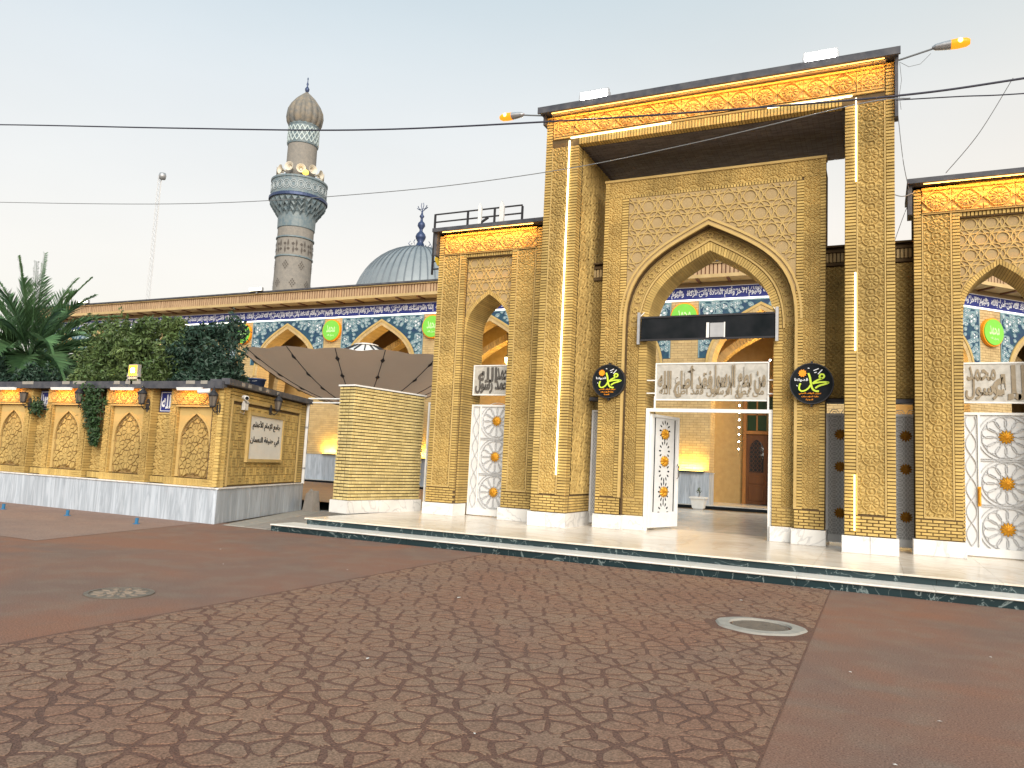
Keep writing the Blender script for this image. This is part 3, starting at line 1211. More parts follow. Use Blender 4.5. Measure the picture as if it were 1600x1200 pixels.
cop.box(-7.25, .45, 15.82, 15.87, PT - .02, 10.10)
cop.box(.352, .41, 15.98, 16.25, 8.75, PT)
cop.box(-7.16, -7.108, 15.98, 16.25, 9.72, PT)
cop.build('coping', m_coping, beam)
MB().box(-6.95, .2, 15.98, 16.1, 9.93, 9.965).build('gutter', m_steel, beam)

# arch screen behind
SX0, SX1, ST = -5.87, -.95, 8.5
screen = MB()
arch_wall(screen, SX0, SX1, PZ, ST, 17.0, 17.25, CX, 1.88, 5.0, 7.25)
scr = screen.build('arch_screen', m_mortar, portal)
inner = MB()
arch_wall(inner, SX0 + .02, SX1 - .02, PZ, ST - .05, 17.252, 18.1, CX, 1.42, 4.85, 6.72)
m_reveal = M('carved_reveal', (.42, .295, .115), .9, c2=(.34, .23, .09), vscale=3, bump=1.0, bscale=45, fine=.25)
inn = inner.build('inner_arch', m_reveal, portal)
for s in (-1, 1):
    # outer frame: brick, carved, brick
    xa = CX + s * 2.46
    xo = sorted((xa, xa - s * .10))
    xi = sorted((CX + s * 1.88, CX + s * 2.03))
    xc = sorted((xo[0] if s > 0 else xo[1], xi[1] if s > 0 else xi[0]))
    BR['screen'] += [(scr, b) for b in course_column(xo[0] - .004, xo[1] + .004, 16.975, 17.1, 1.0, 8.48)]
    BR['screen'] += [(scr, b) for b in course_column(xi[0], xi[1], 16.975, 17.1, 1.0, 8.05)]
    tiles(scr, T_ARAB2, (xc[0] + xc[1]) / 2, 16.998, 1.02, 8.105, .32, w=(xc[1] - xc[0]) / .30)
    BR['screen'] += [(scr, b) for b in running_bond(min(xa, CX + s * 1.88), max(xa, CX + s * 1.88), 16.97, 17.1, .62, .99)]
    # inner step: carved, then jamb bricks that wrap into the opening
    xj = sorted((CX + s * 1.42, CX + s * 1.60))
    BR['screen'] += [(inn, b) for b in course_column(xj[0] - (.01 if s > 0 else 0), xj[1] + (.01 if s < 0 else 0), 17.228, 18.09, 1.0, 4.85)]
    BR['screen'] += [(inn, b) for b in running_bond(min(CX + s * 1.41, CX + s * 1.87), max(CX + s * 1.41, CX + s * 1.87), 17.225, 17.9, .62, .99)]
    tiles(inn, T_ARAB2, CX + s * 1.74, 17.25, 1.02, 5.0, .32, w=.27 / .30)
    for a, b, y in ((min(xa, CX + s * 1.86) - .04, max(xa, CX + s * 1.86) + .04, 16.92), (min(CX + s * 1.37, CX + s * 1.88), max(CX + s * 1.37, CX + s * 1.88), 17.17)):
        place(MB().cbox(a + .003, b - .003, y, 18.12, PZ, .60, .012).mesh('plinth_slab', m_marble), 'plinth_slab', portal)
# carved band and brick line over the panel
k = 14
for i in range(k):
    w = (SX1 - SX0 - .02) / k
    place(T_ARAB2, 'carved_tile', scr, (SX0 + .01 + (i + .5) * w, 16.998, 8.29), scale=(w / .30, 1, .36 / .32))
BR['screen'] += [(scr, b) for b in soldier_row(CX - 2.03, CX + 2.03, 16.975, 17.1, 8.05, 8.11)]
MB().box(SX0 - .02, SX1 + .02, 16.95, 17.26, 8.475, 8.53).build('moulding', m_strap, scr)
ua = under_arch(CX, 2.06, 5.0, 7.46)
sw = MB()
strapwork(sw, CX - 1.86, CX + 1.86, 5.0, 8.04, 16.992, .46, lambda x, z: not ua(x, z))
tag(sw.build('strapwork', m_strap, scr), kind='stuff')
pn = MB()
arch_wall(pn, CX - 1.87, CX + 1.87, 5.2, 8.05, 16.992, 17.0, CX, 1.86, 5.2, 7.24)
pn.build('panel_ground', m_panel, scr)
tr = MB()
arch_band(tr, CX, 1.865, 5.0, 7.235, .06, 16.955, 17.02, foot=1.0)
arch_band(tr, CX, 1.97, 5.0, 7.36, .05, 16.965, 17.02)
tr.build('arch_moulding', m_strap, scr)
vo = MB()
arch_band(vo, CX, 1.41, 4.85, 6.71, .17, 17.22, 18.08, gap=.18, sub=3)
tag(vo.build('arch_voussoirs', m_brick, inn), kind='stuff')
rc = MB()      # running band of rosettes carved on the reveal
mid = arch(1.745, 4.95, 7.08, 60, CX)
acc, last = 0, mid[0]
for p in mid[1:]:
    acc += math.hypot(p[0] - last[0], p[1] - last[1])
    last = p
    if acc > .205:
        acc = 0
        for k in range(8):
            rc.prism(petal_poly(.025, .088, .024, k * PI / 4, *p), 17.228, 17.253)
for hw_, sp_, ap_ in ((1.648, 4.95, 6.985), (1.835, 4.95, 7.185)):
    rc.ribbon(arch(hw_, sp_, ap_, 20, CX), .022, 17.226, 17.253)
tag(rc.build('reveal_carving', m_carve, inn), kind='stuff')
vo = MB()
arch_band(vo, CX, 1.60, 4.85, 6.93, .04, 17.205, 17.26)
vo.build('arch_moulding', m_strap, inn)

for key, lim in (('pier', 300), ('screen', 0)):
    rank = sorted(BR[key], key=lambda q: (Vector(((q[1][0] + q[1][1]) / 2, q[1][2], q[1][4])) - Vector((0, 0, CAM_H))).length + (0 if in_view((q[1][0], q[1][2], q[1][4])) else 500))
    for p, b in rank[:lim]:
        place(unit_brick(m_brick), 'brick', p, ((b[0] + b[1]) / 2, (b[2] + b[3]) / 2, (b[4] + b[5]) / 2), scale=(b[1] - b[0], b[3] - b[2], b[5] - b[4]))
    per = {}
    for p, b in rank[lim:]:
        per.setdefault(p.name, (p, MB()))[1].cbox(*b, c=.004)
    for p, mb in per.values():
        tag(mb.build('brickwork', m_brick, p), kind='stuff')

# ================================================================== side towers


def tower(x0, label, cat='gate tower'):
    w = 2.94
    x1, c = x0 + w, x0 + w / 2
    T = empty('gate_tower', (c, 17.4, PZ), label, cat, 'gate towers beside the portal')
    core = MB()
    arch_wall(core, x0, x1, PZ, 7.6, 17.06, 18.0, c, .63, 4.9, 5.95)
    core = core.build('wall', m_mortar, T)
    bs = []
    for s in (-1, 1):
        a, b = (x0, x0 + .80) if s < 0 else (x1 - .80, x1)
        MB().box(a, b, 16.92, 17.058, PZ, 7.6).build('pier', m_mortar, T)
        bs += course_column(a - .004, a + .13, 16.898, 17.0, .98, 7.55)
        bs += course_column(b - .13, b + .004, 16.898, 17.0, .98, 7.0)
        bs += running_bond(a - .004, b + .004, 16.895, 17.0, .6, .97)
        md = MB()
        md.cbox(a + .136, a + .17, 16.89, 16.93, .98, 7.0, .008).cbox(b - .17, b - .136, 16.89, 16.93, .98, 7.0, .008).cbox(a + .136, b - .136, 16.885, 16.93, .98, 1.02, .008)
        md.build('moulding', m_strap, T)
        tiles(T, T_ARAB, (a + b) / 2, 16.918, 1.02, 6.98, .42, w=.45 / .40)
        place(MB().cbox(a - .05, b + .05, 16.83, 17.5, PZ, .58, .012).mesh('plinth_slab', m_marble), 'plinth_slab', T)
        # jamb bricks wrapping into the opening
        ja = sorted((c + s * .625, c + s * .70))
        bs += course_column(ja[0] - (.008 if s > 0 else 0), ja[1] + (.008 if s < 0 else 0), 17.04, 17.99, .60, 4.9)
    bs += soldier_row(x0 + .80, x1 - .80, 16.93, 17.1, 6.92, 7.0)
    bs += course_column(x1 - .13, x1 + .004, 16.898, 17.0, 7.0, 7.55)
    MB().box(x0, x1, 16.92, 17.058, 7.001, 7.598).box(x0 + .8, x1 - .8, 16.96, 17.058, 6.90, 7.0).build('lintel', m_mortar, T)
    bricks(T, bs, m_brick, 300)
    n = 5
    f0, f1 = x0 + .14, x1 - .14
    for k in range(n):
        ww = (f1 - f0) / n
        place(T_FRZ, 'frieze_tile', T, (f0 + (k + .5) * ww, 16.915, 7.27), scale=(ww / .5 * .985, 1, 1.02))
    MB().box(f0, f1, 16.87, 16.92, 7.51, 7.55).box(f0, f1, 16.885, 16.92, 7.005, 7.035).build('frieze_moulding', m_frieze, T)
    MB().box(x0 - .12, x1 + .12, 16.66, 18.15, 7.602, 7.70).box(x0 - .11, x0 - .03, 16.78, 17.2, 7.0, 7.6).build('coping', m_coping, T)
    ua2 = under_arch(c, .72, 4.9, 6.06)
    sw = MB()
    strapwork(sw, c - .66, c + .66, 4.9, 6.9, 17.05, .36, lambda x, z: not ua2(x, z), w=.013)
    tag(sw.build('strapwork', m_strap, T), kind='stuff')
    pn = MB()
    arch_wall(pn, c - .665, c + .665, 4.91, 6.90, 17.05, 17.06, c, .64, 4.91, 5.97)
    pn.build('panel_ground', m_panel, T)
    vo = MB()
    arch_band(vo, c, .622, 4.9, 5.94, .10, 17.03, 17.98, gap=.2, sub=2, n=12)
    tag(vo.build('arch_voussoirs', m_brick, T), kind='stuff')
    return T, c


tL, cL = tower(-10.40, 'yellow brick gate tower between the canopied portal and the plain brick wall')
tR, cR = tower(.70, 'yellow brick gate tower at the right edge, cut off by the frame')

# link walls with carved panels and a small parapet, set back between portal and towers


def link_wall(x0, x1, label):
    o = empty('link_wall', ((x0 + x1) / 2, 18, 3.3), label, 'wall', 'set-back carved link walls')
    MB().box(x0, x1, 17.500, 17.78, 3.34, 6.62).build('wall_core', m_mortar, o)
    MB().box(x0, x1, 17.420, 17.78, 3.26, 3.335).build('lintel', m_coping, o)
    bs = soldier_row(x0, x1, 17.450, 17.580, 6.30, 6.50, .075, .02)
    bricks(o, bs, m_pb, 60)
    MB().box(x0, x1, 17.420, 17.78, 6.505, 6.56).box(x0, x1, 17.400, 17.80, 6.622, 6.66).box(x0, x1, 17.430, 17.500, 6.22, 6.28).build('moulding', m_mortar, o)
    n = max(1, round((x1 - x0) / .24))
    for k in range(n):
        w = (x1 - x0) / n
        tiles(o, T_LINK, x0 + (k + .5) * w, 17.495, 3.36, 6.2, .24, w=w / .24)
    return o


link_wall(-6.27, -5.85, 'carved set-back wall beside the round sign nearest the lamp-post gate tower')
link_wall(-.97, -.30, 'carved set-back wall strip between the arch and the front pier')
link_wall(.10, .86, 'carved set-back wall strip between the portal and the cut-off tower')
bpy.data.objects['link_wall']['label'] = 'carved set-back wall strip in the dark corner behind the portal\'s long light strip'

# ================================================================== metal gates


def petal_bars(mb, cx, cz, R, y0, y1, n=12, w=.011, m=0):
    for k in range(n):
        a = 2 * PI * k / n + PI / n
        pts = petal_poly(R * .30, R, R * .24, a, cx, cz, .62)
        mb.ribbon(pts + pts[:1], w, y0 - .0012 * (k % 3), y1, m)


m_bar = M('gate_bar_shade_grey', (.42, .43, .45), .5, c2=(.52, .53, .54), vscale=6)  # white gate bars greyed: their shadow is put into the colour


def lattice_gate(x0, x1, z0, z1, y, label, zs, R, narrow=0, style='white', parent_rz=0, group=None, handle=None):
    """metal gate leaf: frame, backing sheet, curved bars, flowers; narrow = width of a slim fixed leaf on the hinge side"""
    fm, bm, fl = (m_white, m_offwhite, FL_GOLD) if style == 'white' else (m_grey, m_greydark, FL_COPPER)
    g = empty('metal_gate', ((x0 + x1) / 2, y, z0), label, 'gate', group)
    fr = MB()
    t = .05
    fr.box(x0, x0 + t, y - .03, y + .03, z0, z1).box(x1 - t, x1, y - .03, y + .03, z0, z1)
    fr.box(x0 + t, x1 - t, y - .03, y + .03, z1 - t, z1).box(x0 + t, x1 - t, y - .03, y + .03, z0, z0 + .16)
    fr.build('leaf_frame', fm, g)
    MB().box(x0 + t, x1 - t, y + .012, y + .02, z0 + .16, z1 - t).build('backing_sheet', bm, g)
    bars = MB()
    xa = x0 + t
    if narrow:
        xa = x0 + t + narrow
        MB().box(xa, xa + .04, y - .028, y + .01, z0 + .16, z1 - t).build('meeting_stile', fm, g)
        for s in (0, PI):
            pts = [(x0 + t + narrow / 2 + .42 * narrow * math.sin(s + q * .45), z0 + .18 + q * (z1 - z0 - .26) / 40) for q in range(41)]
            bars.ribbon(pts, .014, y - .012 - (.003 if s else 0), y + .011)
        xa += .04
    cx = (xa + x1 - t) / 2
    hw = (x1 - t - xa) / 2
    for k, zc in enumerate(zs):
        if style == 'white':
            petal_bars(bars, cx, zc, min(R, hw * 1.28), y - .012, y + .011)
            for r2 in (.97, 1.12):
                seg = [(cx + R * r2 * math.cos(q * PI / 24), zc + R * r2 * math.sin(q * PI / 24)) for q in range(49)]
                run = []
                for p in seg:
                    if abs(p[0] - cx) < hw - .005:
                        run.append(p)
                    else:
                        if len(run) > 1:
                            bars.ribbon(run, .010, y - .0165 - .002 * k, y + .011)
                        run = []
                if len(run) > 1:
                    bars.ribbon(run, .010, y - .0165 - .002 * k, y + .011)
        place(fl, 'gate_flower', g, (cx, y - .014, zc))
    if style != 'white':
        zz = z0 + .2
        r = hw * .5
        while zz < z1 - .1:
            for s in (-.5, .5):
                for ph in (0, 1):
                    c0 = (cx + s * hw, zz + ph * r * .87)
                    bars.ribbon([(c0[0] + r * .92 * math.cos(q * PI / 3), c0[1] + r * .92 * math.sin(q * PI / 3)) for q in range(7)], .012, y - .012 - random.uniform(0, .006), y + .011)
                    bars.ribbon([(c0[0] + r * .45 * math.cos(q * PI / 3 + .5), c0[1] + r * .45 * math.sin(q * PI / 3 + .5)) for q in range(7)], .010, y - .006 - random.uniform(0, .003), y + .011)
            zz += r * 1.74
    else:
        for za, zb in zip(zs[:-1], zs[1:]):
            zm = (za + zb) / 2
            bars.box(xa, x1 - t, y - .016, y + .011, zm + .012, zm + .026).box(xa, x1 - t, y - .016, y + .011, zm - .026, zm - .012)
    tag(bars.build('lattice_bars', m_bar if style == 'white' else fm, g), kind='stuff')
    if handle:
        hx, hz = handle
        MB().tube([(hx, y - .03, hz - .16), (hx, y - .075, hz - .13), (hx, y - .075, hz + .13), (hx, y - .03, hz + .16)], .014, 6).box(hx - .03, hx + .03, y - .04, y - .03, hz - .19, hz + .19).build('handle', m_gold, g)
    return g


lattice_gate(cL - .62, cL + .62, PZ + .02, 3.14, 17.60, 'closed white lattice gate with gold flowers in the tower next to the plain brick wall', (2.72, 1.80, .88 + .02), .42, .20, handle=(cL + .5, 1.55))
lattice_gate(cR - .62, cR + .62, PZ + .02, 3.10, 17.60, 'closed white lattice gate with gold flowers cut off by the right edge', (2.62, 1.72, .84), .42, .22, handle=(cR - .335, 1.45))
GG = 'narrow grey lattice gates'
lattice_gate(-6.26, -5.72, PZ + .06, 3.05, 17.70, 'narrow grey lattice gate half hidden behind the arch pier next to the long light strip', (2.62, 1.95, .98), .2, style='grey', group=GG)
lattice_gate(-.96, -.40, PZ + .06, 3.05, 17.70, 'narrow grey lattice gate with copper flowers between the arch and the front pier', (2.60, 1.92, .95), .2, style='grey', group=GG)
lattice_gate(.28, .84, PZ + .06, 3.05, 17.70, 'narrow grey lattice gate with copper flowers between the portal and the cut-off tower', (2.60, 1.92, .95), .2, style='grey', group=GG, handle=None)

# white frame and open leaf in the portal arch
gf = empty('doorway_frame', (CX, 17.35, PZ), 'white metal door frame standing in the open portal arch', 'door frame')
for xa, xb in ((-4.81, -4.73), (-2.09, -2.01)):
    MB().box(xa, xb, 17.3, 17.4, PZ, 3.0).build('jamb', m_white, gf)
MB().box(-4.81, -2.01, 17.3, 17.4, 3.002, 3.08).build('head_rail', m_white, gf)
for z in (3.42, 3.72):
    MB().box(-4.82, -4.63, 17.33, 17.36, z, z + .025).build('bracket_bar', m_white, gf)
    MB().box(-2.12, -1.99, 17.33, 17.36, z, z + .025).build('bracket_bar', m_white, gf)
for x in (-4.62, -2.11):
    MB().box(x - .018, x + .018, 17.33, 17.37, 3.08, 3.36).build('hanger', m_white, gf)
leaf = empty('gate_leaf', (-4.72, 17.40, PZ), 'white pierced gate leaf with gold flowers standing open in the portal arch', 'gate', rz=rad(74))
LW = 1.30
fr = MB()
fr.box(0, .06, -.03, .03, .06, 2.68).box(LW - .06, LW, -.03, .03, .06, 2.68).box(.06, LW - .06, -.03, .03, 2.62, 2.68).box(.06, LW - .06, -.03, .03, .06, .40)
fr.build('leaf_frame', m_white, leaf, local=True)
MB().box(.06, LW - .06, -.005, .005, .40, 2.62).build('leaf_sheet', m_offwhite, leaf, local=True)
lb = MB()
for zc in (.40, .88, 1.36, 1.84, 2.32):
    for k in range(12):
        a = 2 * PI * k / 12
        lb.prism(petal_poly(.15, .25, .022, a, LW / 2, zc), -.009, -.005)
for s in (-1, 1):
    lb.ribbon([(LW / 2 + s * .46, .42), (LW / 2 + s * .46, 2.6)], .02, -.02, -.004)
tag(lb.build('pierced_slots', m_black, leaf, local=True), kind='stuff')
for zc in (.88, 1.60, 2.24):
    place(FL_GOLD, 'gate_flower', leaf, (LW / 2, -.02, zc), local=True, scale=(1.5, 1.3, 1.0))
MB().tube([(LW - .1, -.05, 1.2), (LW - .1, -.09, 1.24), (LW - .1, -.09, 1.5), (LW - .1, -.05, 1.54)], .012).build('handle', m_iron, leaf, local=True)
# slim gate between the brick wall and the tower
lattice_gate(-10.98, -10.36, PZ + .06, 3.2, 17.75, 'narrow white lattice gate squeezed between the plain brick wall and the tower', (2.70, 1.85, 1.0), .28)

# ================================================================== calligraphy, screen, signs


def calligraphy_panel(x0, x1, z0, z1, y, rows, label, dark=False, m_let=None):
    o = empty('calligraphy_panel', ((x0 + x1) / 2, y, z0), label, 'calligraphy panel')
    MB().box(x0, x1, y, y + .03, z0, z1).build('back_plate', m_silverplate, o)
    f = MB()
    t = .03
    f.box(x0 - t, x1 + t, y - .02, y + .04, z1, z1 + t).box(x0 - t, x1 + t, y - .02, y + .04, z0 - t, z0).box(x0 - t, x0, y - .02, y + .04, z0, z1).box(x1, x1 + t, y - .02, y + .04, z0, z1)
    f.build('panel_frame', m_white, o)
    lt = MB()
    for i, (s, a, b, c, d, off) in enumerate(rows):
        lettering(lt, s, x0 + a * (x1 - x0), x0 + b * (x1 - x0), z0 + c * (z1 - z0), z0 + d * (z1 - z0), y - .03 + .007 * i, .03 - .007 * i, off=off)
    tag(lt.build('raised_lettering', m_let or m_silver, o), kind='stuff')
    return o


m_darkrel = M('dark_relief', (.075, .07, .065), .5, metal=.2, c2=(.13, .12, .11), vscale=9)
m_beigerel = M('beige_relief', (.21, .165, .105), .5, metal=.1, c2=(.30, .25, .18), vscale=7, dist=1)
calligraphy_panel(-4.60, -2.13, 3.30, 4.11, 17.38,
                  [('من يطع الرسول', .50, .985, .05, .96, .035), ('فقد أطاع الله', .015, .52, .05, .96, .035), ('من يطع الرسول فقد أطاع الله', .03, .97, .03, .42, .015)],
                  'long silver panel of raised Arabic script over the open gate', m_let=m_beigerel)
calligraphy_panel(cL - .52, cL + .62, 3.40, 4.13, 17.45,
                  [('محمد رسول', .04, .97, .03, .62, .03), ('الله', .10, .58, .42, .96, .03), ('محمد', .55, .97, .50, .95, .03)],
                  'square silver panel of dark Arabic script in the tower arch near the brick wall', m_let=m_darkrel)
calligraphy_panel(cR - .58, cR + .62, 3.30, 4.05, 17.45,
                  [('رسول', .02, .48, .05, .60, .025), ('الله', .40, .97, .05, .96, .025), ('محمد', .04, .45, .55, .95, .02)],
                  'silver panel of raised Arabic script cut off by the right edge', m_let=m_beigerel)
# electronic display board hung across the arch
db = empty('display_board', (CX, 17.1, 4.62), 'long black electronic display board with one blank module hung across the arch', 'display board')
MB().cbox(-4.93, -1.97, 17.08, 17.22, 4.64, 5.17, .012).build('board_body', m_black, db)
MB().box(-4.93, -1.97, 17.06, 17.08, 4.62, 4.66).box(-4.93, -1.97, 17.06, 17.08, 5.15, 5.19).build('board_edge', m_iron, db)
MB().box(-3.34, -3.04, 17.06, 17.075, 4.67, 4.99).build('blank_module', m_steel, db)
MB().box(-3.42, -3.36, 17.05, 17.075, 4.66, 5.0).box(-3.035, -3.01, 17.05, 17.075, 4.66, 5.0).build('module_frame', m_white, db)
for x, s in ((-4.99, 1), (-1.92, -1)):
    MB().box(x - .03, x + .03, 17.08, 17.16, 4.55, 5.30).build('mounting_bracket', m_steel, db)
    MB().tube([(x, 17.12, 5.18), (x + s * .10, 17.24, 5.34)], .01).build('stay', m_white, db)


def round_sign(x, z, y, R, label):
    o = empty('round_sign', (x, y, z - R), label, 'sign', 'round black signs on the arch piers')
    d = MB()
    n = 48
    vs = [(x + R * math.cos(2 * PI * k / n), y, z + R * math.sin(2 * PI * k / n)) for k in range(n)]
    vs2 = [(a[0], y + .10, a[2]) for a in vs]
    d.add(vs + vs2, [tuple(range(n))] + [(k, k + n, (k + 1) % n + n, (k + 1) % n) for k in range(n)])
    d.build('sign_disc', m_black, o)
    rm = MB()
    for k in range(n):
        a0, a1 = 2 * PI * k / n, 2 * PI * (k + 1) / n
        q = [(x + r * math.cos(a), z + r * math.sin(a)) for r, a in ((R, a0), (R, a1), (R + .02, a1), (R + .02, a0))]
        rm.add([(p[0], y - .012, p[1]) for p in q] + [(p[0], y + .10, p[1]) for p in q], [(3, 2, 1, 0), (0, 1, 5, 4), (2, 3, 7, 6)])
    rm.build('sign_rim', m_iron, o)
    T = lambda px, py: (x + (px - 495) / 385 * R, z - (py - 545) / 385 * R)

    def smooth(pts, k=6):
        P = [T(*p) for p in pts]
        out = []
        for i in range(len(P) - 1):
            p0, p1, p2, p3 = P[max(i - 1, 0)], P[i], P[i + 1], P[min(i + 2, len(P) - 1)]
            for q in range(k):
                t = q / k
                out.append(tuple(.5 * (2 * p1[c] + (p2[c] - p0[c]) * t + (2 * p0[c] - 5 * p1[c] + 4 * p2[c] - p3[c]) * t * t + (3 * p1[c] - p0[c] - 3 * p2[c] + p3[c]) * t ** 3) for c in (0, 1)))
        return out + [P[-1]]
    g = MB()
    w = R * .085
    g.ribbon(smooth([(640, 410), (660, 370), (710, 375), (725, 415), (690, 445), (645, 425), (640, 410)]), w, y - .022, y + .002)
    g.ribbon(smooth([(690, 450), (620, 475), (560, 510), (515, 545)]), w, y - .022, y + .002)
    g.ribbon(smooth([(515, 550), (600, 530), (700, 520), (800, 530), (740, 560), (640, 590), (565, 640)]), w, y - .023, y + .002)
    g.ribbon(smooth([(438, 345), (468, 430), (485, 540), (510, 640), (560, 690), (632, 700)]), w * 1.1, y - .024, y + .002)
    g.ribbon(smooth([(490, 560), (440, 640), (370, 690), (310, 695), (272, 650), (280, 580), (298, 545)]), w * .9, y - .025, y + .002)
    g.build('green_script', m_limeink, o)
    wt = MB()
    for a, b in (((530, 295), (625, 255)), ((545, 338), (590, 325)), ((690, 275), (612, 365)), ((425, 245), (455, 250)), ((225, 580), (240, 600))):
        wt.ribbon([T(*a), T(*b)], w * .5, y - .016, y + .002)
    xa, za = T(185, 512)
    xb, zb = T(435, 440)
    lettering(wt, 'قدوتنا', xa, xb, za, zb, y - .012, .014, off=.03)
    wt.build('white_script', m_letter, o)
    fl = MB()
    fl.prism(star_poly(10, R * .21, R * .155, *T(330, 345)), y - .02, y + .002)
    for row, (s, l, r, t, b) in enumerate((('ديوان الوقف السني', 265, 670, 722, 765), ('دائرة المؤسسات', 310, 625, 785, 822), ('الدينية', 392, 525, 845, 880))):
        xa, za = T(l, b)
        xb, zb = T(r, t)
        lettering(fl, s, xa, xb, za, zb, y - .012, .014, off=.03)
    fl.build('orange_print', m_orange, o)
    MB().box(x - .02, x + .02, y + .02, y + .12, z - R - .07, z - R).box(x - .02, x + .02, y + .02, y + .12, z + R, z + R + .06).build('sign_bracket', m_iron, o)
    return o


round_sign(-5.60, 3.66, 16.86, .375, 'round black sign with green Arabic script on the pier beside the long light strip')
round_sign(-1.20, 3.60, 16.86, .41, 'round black sign with green Arabic script on the pier nearer the cut-off tower')

# ================================================================== lamps on the portal


def light_strip(pts, label, mat, w=.022, group='thin light strips outlining the portal'):
    mb = MB()
    mb.ribbon(pts, w, 16.06, 16.085)
    return tag(mb.build('light_strip', mat), label, 'light strip', group)


light_strip([(-6.50, 1.45), (-6.50, 9.28)], 'long lit white strip running down the whole pier beside the arch', m_ledw)
light_strip([(-6.47, 9.34), (-4.10, 9.355)], 'lit white strip under the orange frieze at the lamp-arm corner without loose wires', m_ledw)
light_strip([(-2.05, 9.355), (-.42, 9.34)], 'lit white strip under the orange frieze at the corner with loose wires', m_ledw)
light_strip([(-.345, 7.55), (-.345, 9.28)], 'lit white strip on the upper part of the pier beside the link wall', m_ledw)
light_strip([(-.355, 4.15), (-.355, 5.70)], 'lit strip half way up the pier beside the link wall', m_ledw)
light_strip([(-.365, .70), (-.365, 1.75)], 'yellow lit strip at the foot of the pier beside the narrow gate', m_ledy)


def frieze_lamp(x0, x1, y, z, label, e):
    o = empty('frieze_lamp', ((x0 + x1) / 2, y, z), label, 'strip lamp', 'warm strip lamps above the orange friezes')
    MB().tube([(x0, y, z), (x1, y, z)], .012, 6).build('lamp_tube', m_warmtube, o)
    area_lamp('frieze_light', o, ((x0 + x1) / 2, y - .03, z - .02), x1 - x0, .04, e, (1.0, .47, .08), (0, .55, -1))


frieze_lamp(-6.92, .17, 15.90, 9.94, 'long warm strip lamp above the orange frieze of the tall portal', 34)
frieze_lamp(cL - 1.3, cL + 1.3, 16.70, 7.58, 'warm strip lamp above the orange frieze of the tower by the brick wall', 16)
frieze_lamp(cR - 1.3, cR + 1.3, 16.70, 7.58, 'warm strip lamp above the orange frieze of the cut-off tower', 16)


def floodlight(x0, x1, z, label):
    c = (x0 + x1) / 2
    o = empty('floodlight', (c, 15.95, z), label, 'floodlight', 'white floodlights on the portal top')
    h = .27
    b = MB().box(x0, x1, 15.88, 15.98, z + .03, z + h)
    b.build('housing', m_steel, o)
    MB().box(x0 + .03, x1 - .03, 15.872, 15.88, z + .05, z + h - .03).build('lens', m_floodw, o)
    for x in (x0 - .02, x1):
        MB().box(x, x + .02, 15.90, 16.0, z - .06, z + h * .7).build('yoke_arm', m_steel, o)
    area_lamp('flood_light', o, (c, 15.84, z + h / 2), x1 - x0 - .1, h - .08, 45, (1, .98, .94), (0, -1, -.35))


floodlight(-6.22, -5.52, 10.06, 'lit white floodlight on the portal edge near the amber lamp with the short arm')
floodlight(-1.33, -.68, 10.06, 'lit white floodlight on the portal edge near the corner with loose wires')


def street_lamp(x, z, s, label, L):
    """arm from the portal corner, head pointing away along s"""
    o = empty('street_lamp', (x, 16.1, z), label, 'street lamp', 'amber lamps on the portal corners')
    xe = x + s * L
    MB().tube([(x, 16.1, z), (x + s * L * .5, 16.08, z + .05), (xe, 16.06, z + .10)], .018, 8).build('arm', m_cable2, o)
    prof = [(0, .055), (.10, .085), (.22, .11), (.24, .12)]
    hd = MB()
    sec = []
    for (d, r) in [(-.02, .03), (.04, .075), (.16, .095), (.30, .11)]:
        sec.append([(xe + s * d, 16.06 + r * math.cos(2 * PI * k / 12), z + .12 + .75 * r * math.sin(2 * PI * k / 12)) for k in range(12)])
    for a, b in zip(sec[:-1], sec[1:]):
        hd.add(a + b, [(k, (k + 1) % 12, (k + 1) % 12 + 12, k + 12) for k in range(12)])
    hd.build('lamp_housing', m_steel, o, True)
    ln = MB()
    sec = []
    for (d, r) in [(.30, .108), (.42, .115), (.56, .10), (.62, .06)]:
        sec.append([(xe + s * d, 16.06 + r * math.cos(2 * PI * k / 12), z + .12 + .8 * r * math.sin(2 * PI * k / 12)) for k in range(12)])
    for a, b in zip(sec[:-1], sec[1:]):
        ln.add(a + b, [(k, (k + 1) % 12, (k + 1) % 12 + 12, k + 12) for k in range(12)])
    ln.add(sec[-1], [tuple(range(12))])
    ln.build('lamp_lens', m_lampor, o, True)
    bl = MB()
    bl.lathe([(0, -.05), (.04, -.03), (.05, 0), (.04, .03), (0, .05)], 10, 0, 0)
    bo = bl.build('lamp_bulb', m_lamphot, o, True, loc=(xe + s * .45, 15.965, z + .13))
    return o


street_lamp(-7.12, 10.0, -1, 'lit amber street lamp on the short arm over the lower gate tower', .62)
street_lamp(.42, 9.95, 1, 'lit amber street lamp on the arm with loose hanging wires', .60)
lw = MB()
lw.tube([(.45, 16.1, 9.9), (.60, 16.1, 9.78), (.80, 16.1, 9.80), (.98, 16.1, 9.98)], .005, 5)
lw.tube([(.44, 16.08, 9.9), (.47, 16.05, 9.5), (.43, 16.05, 9.2), (.46, 16.05, 8.9)], .005, 5)
tag(lw.build('loose_wire', m_cable2), 'thin loose wires dangling from the lamp arm at the portal corner', 'wire')
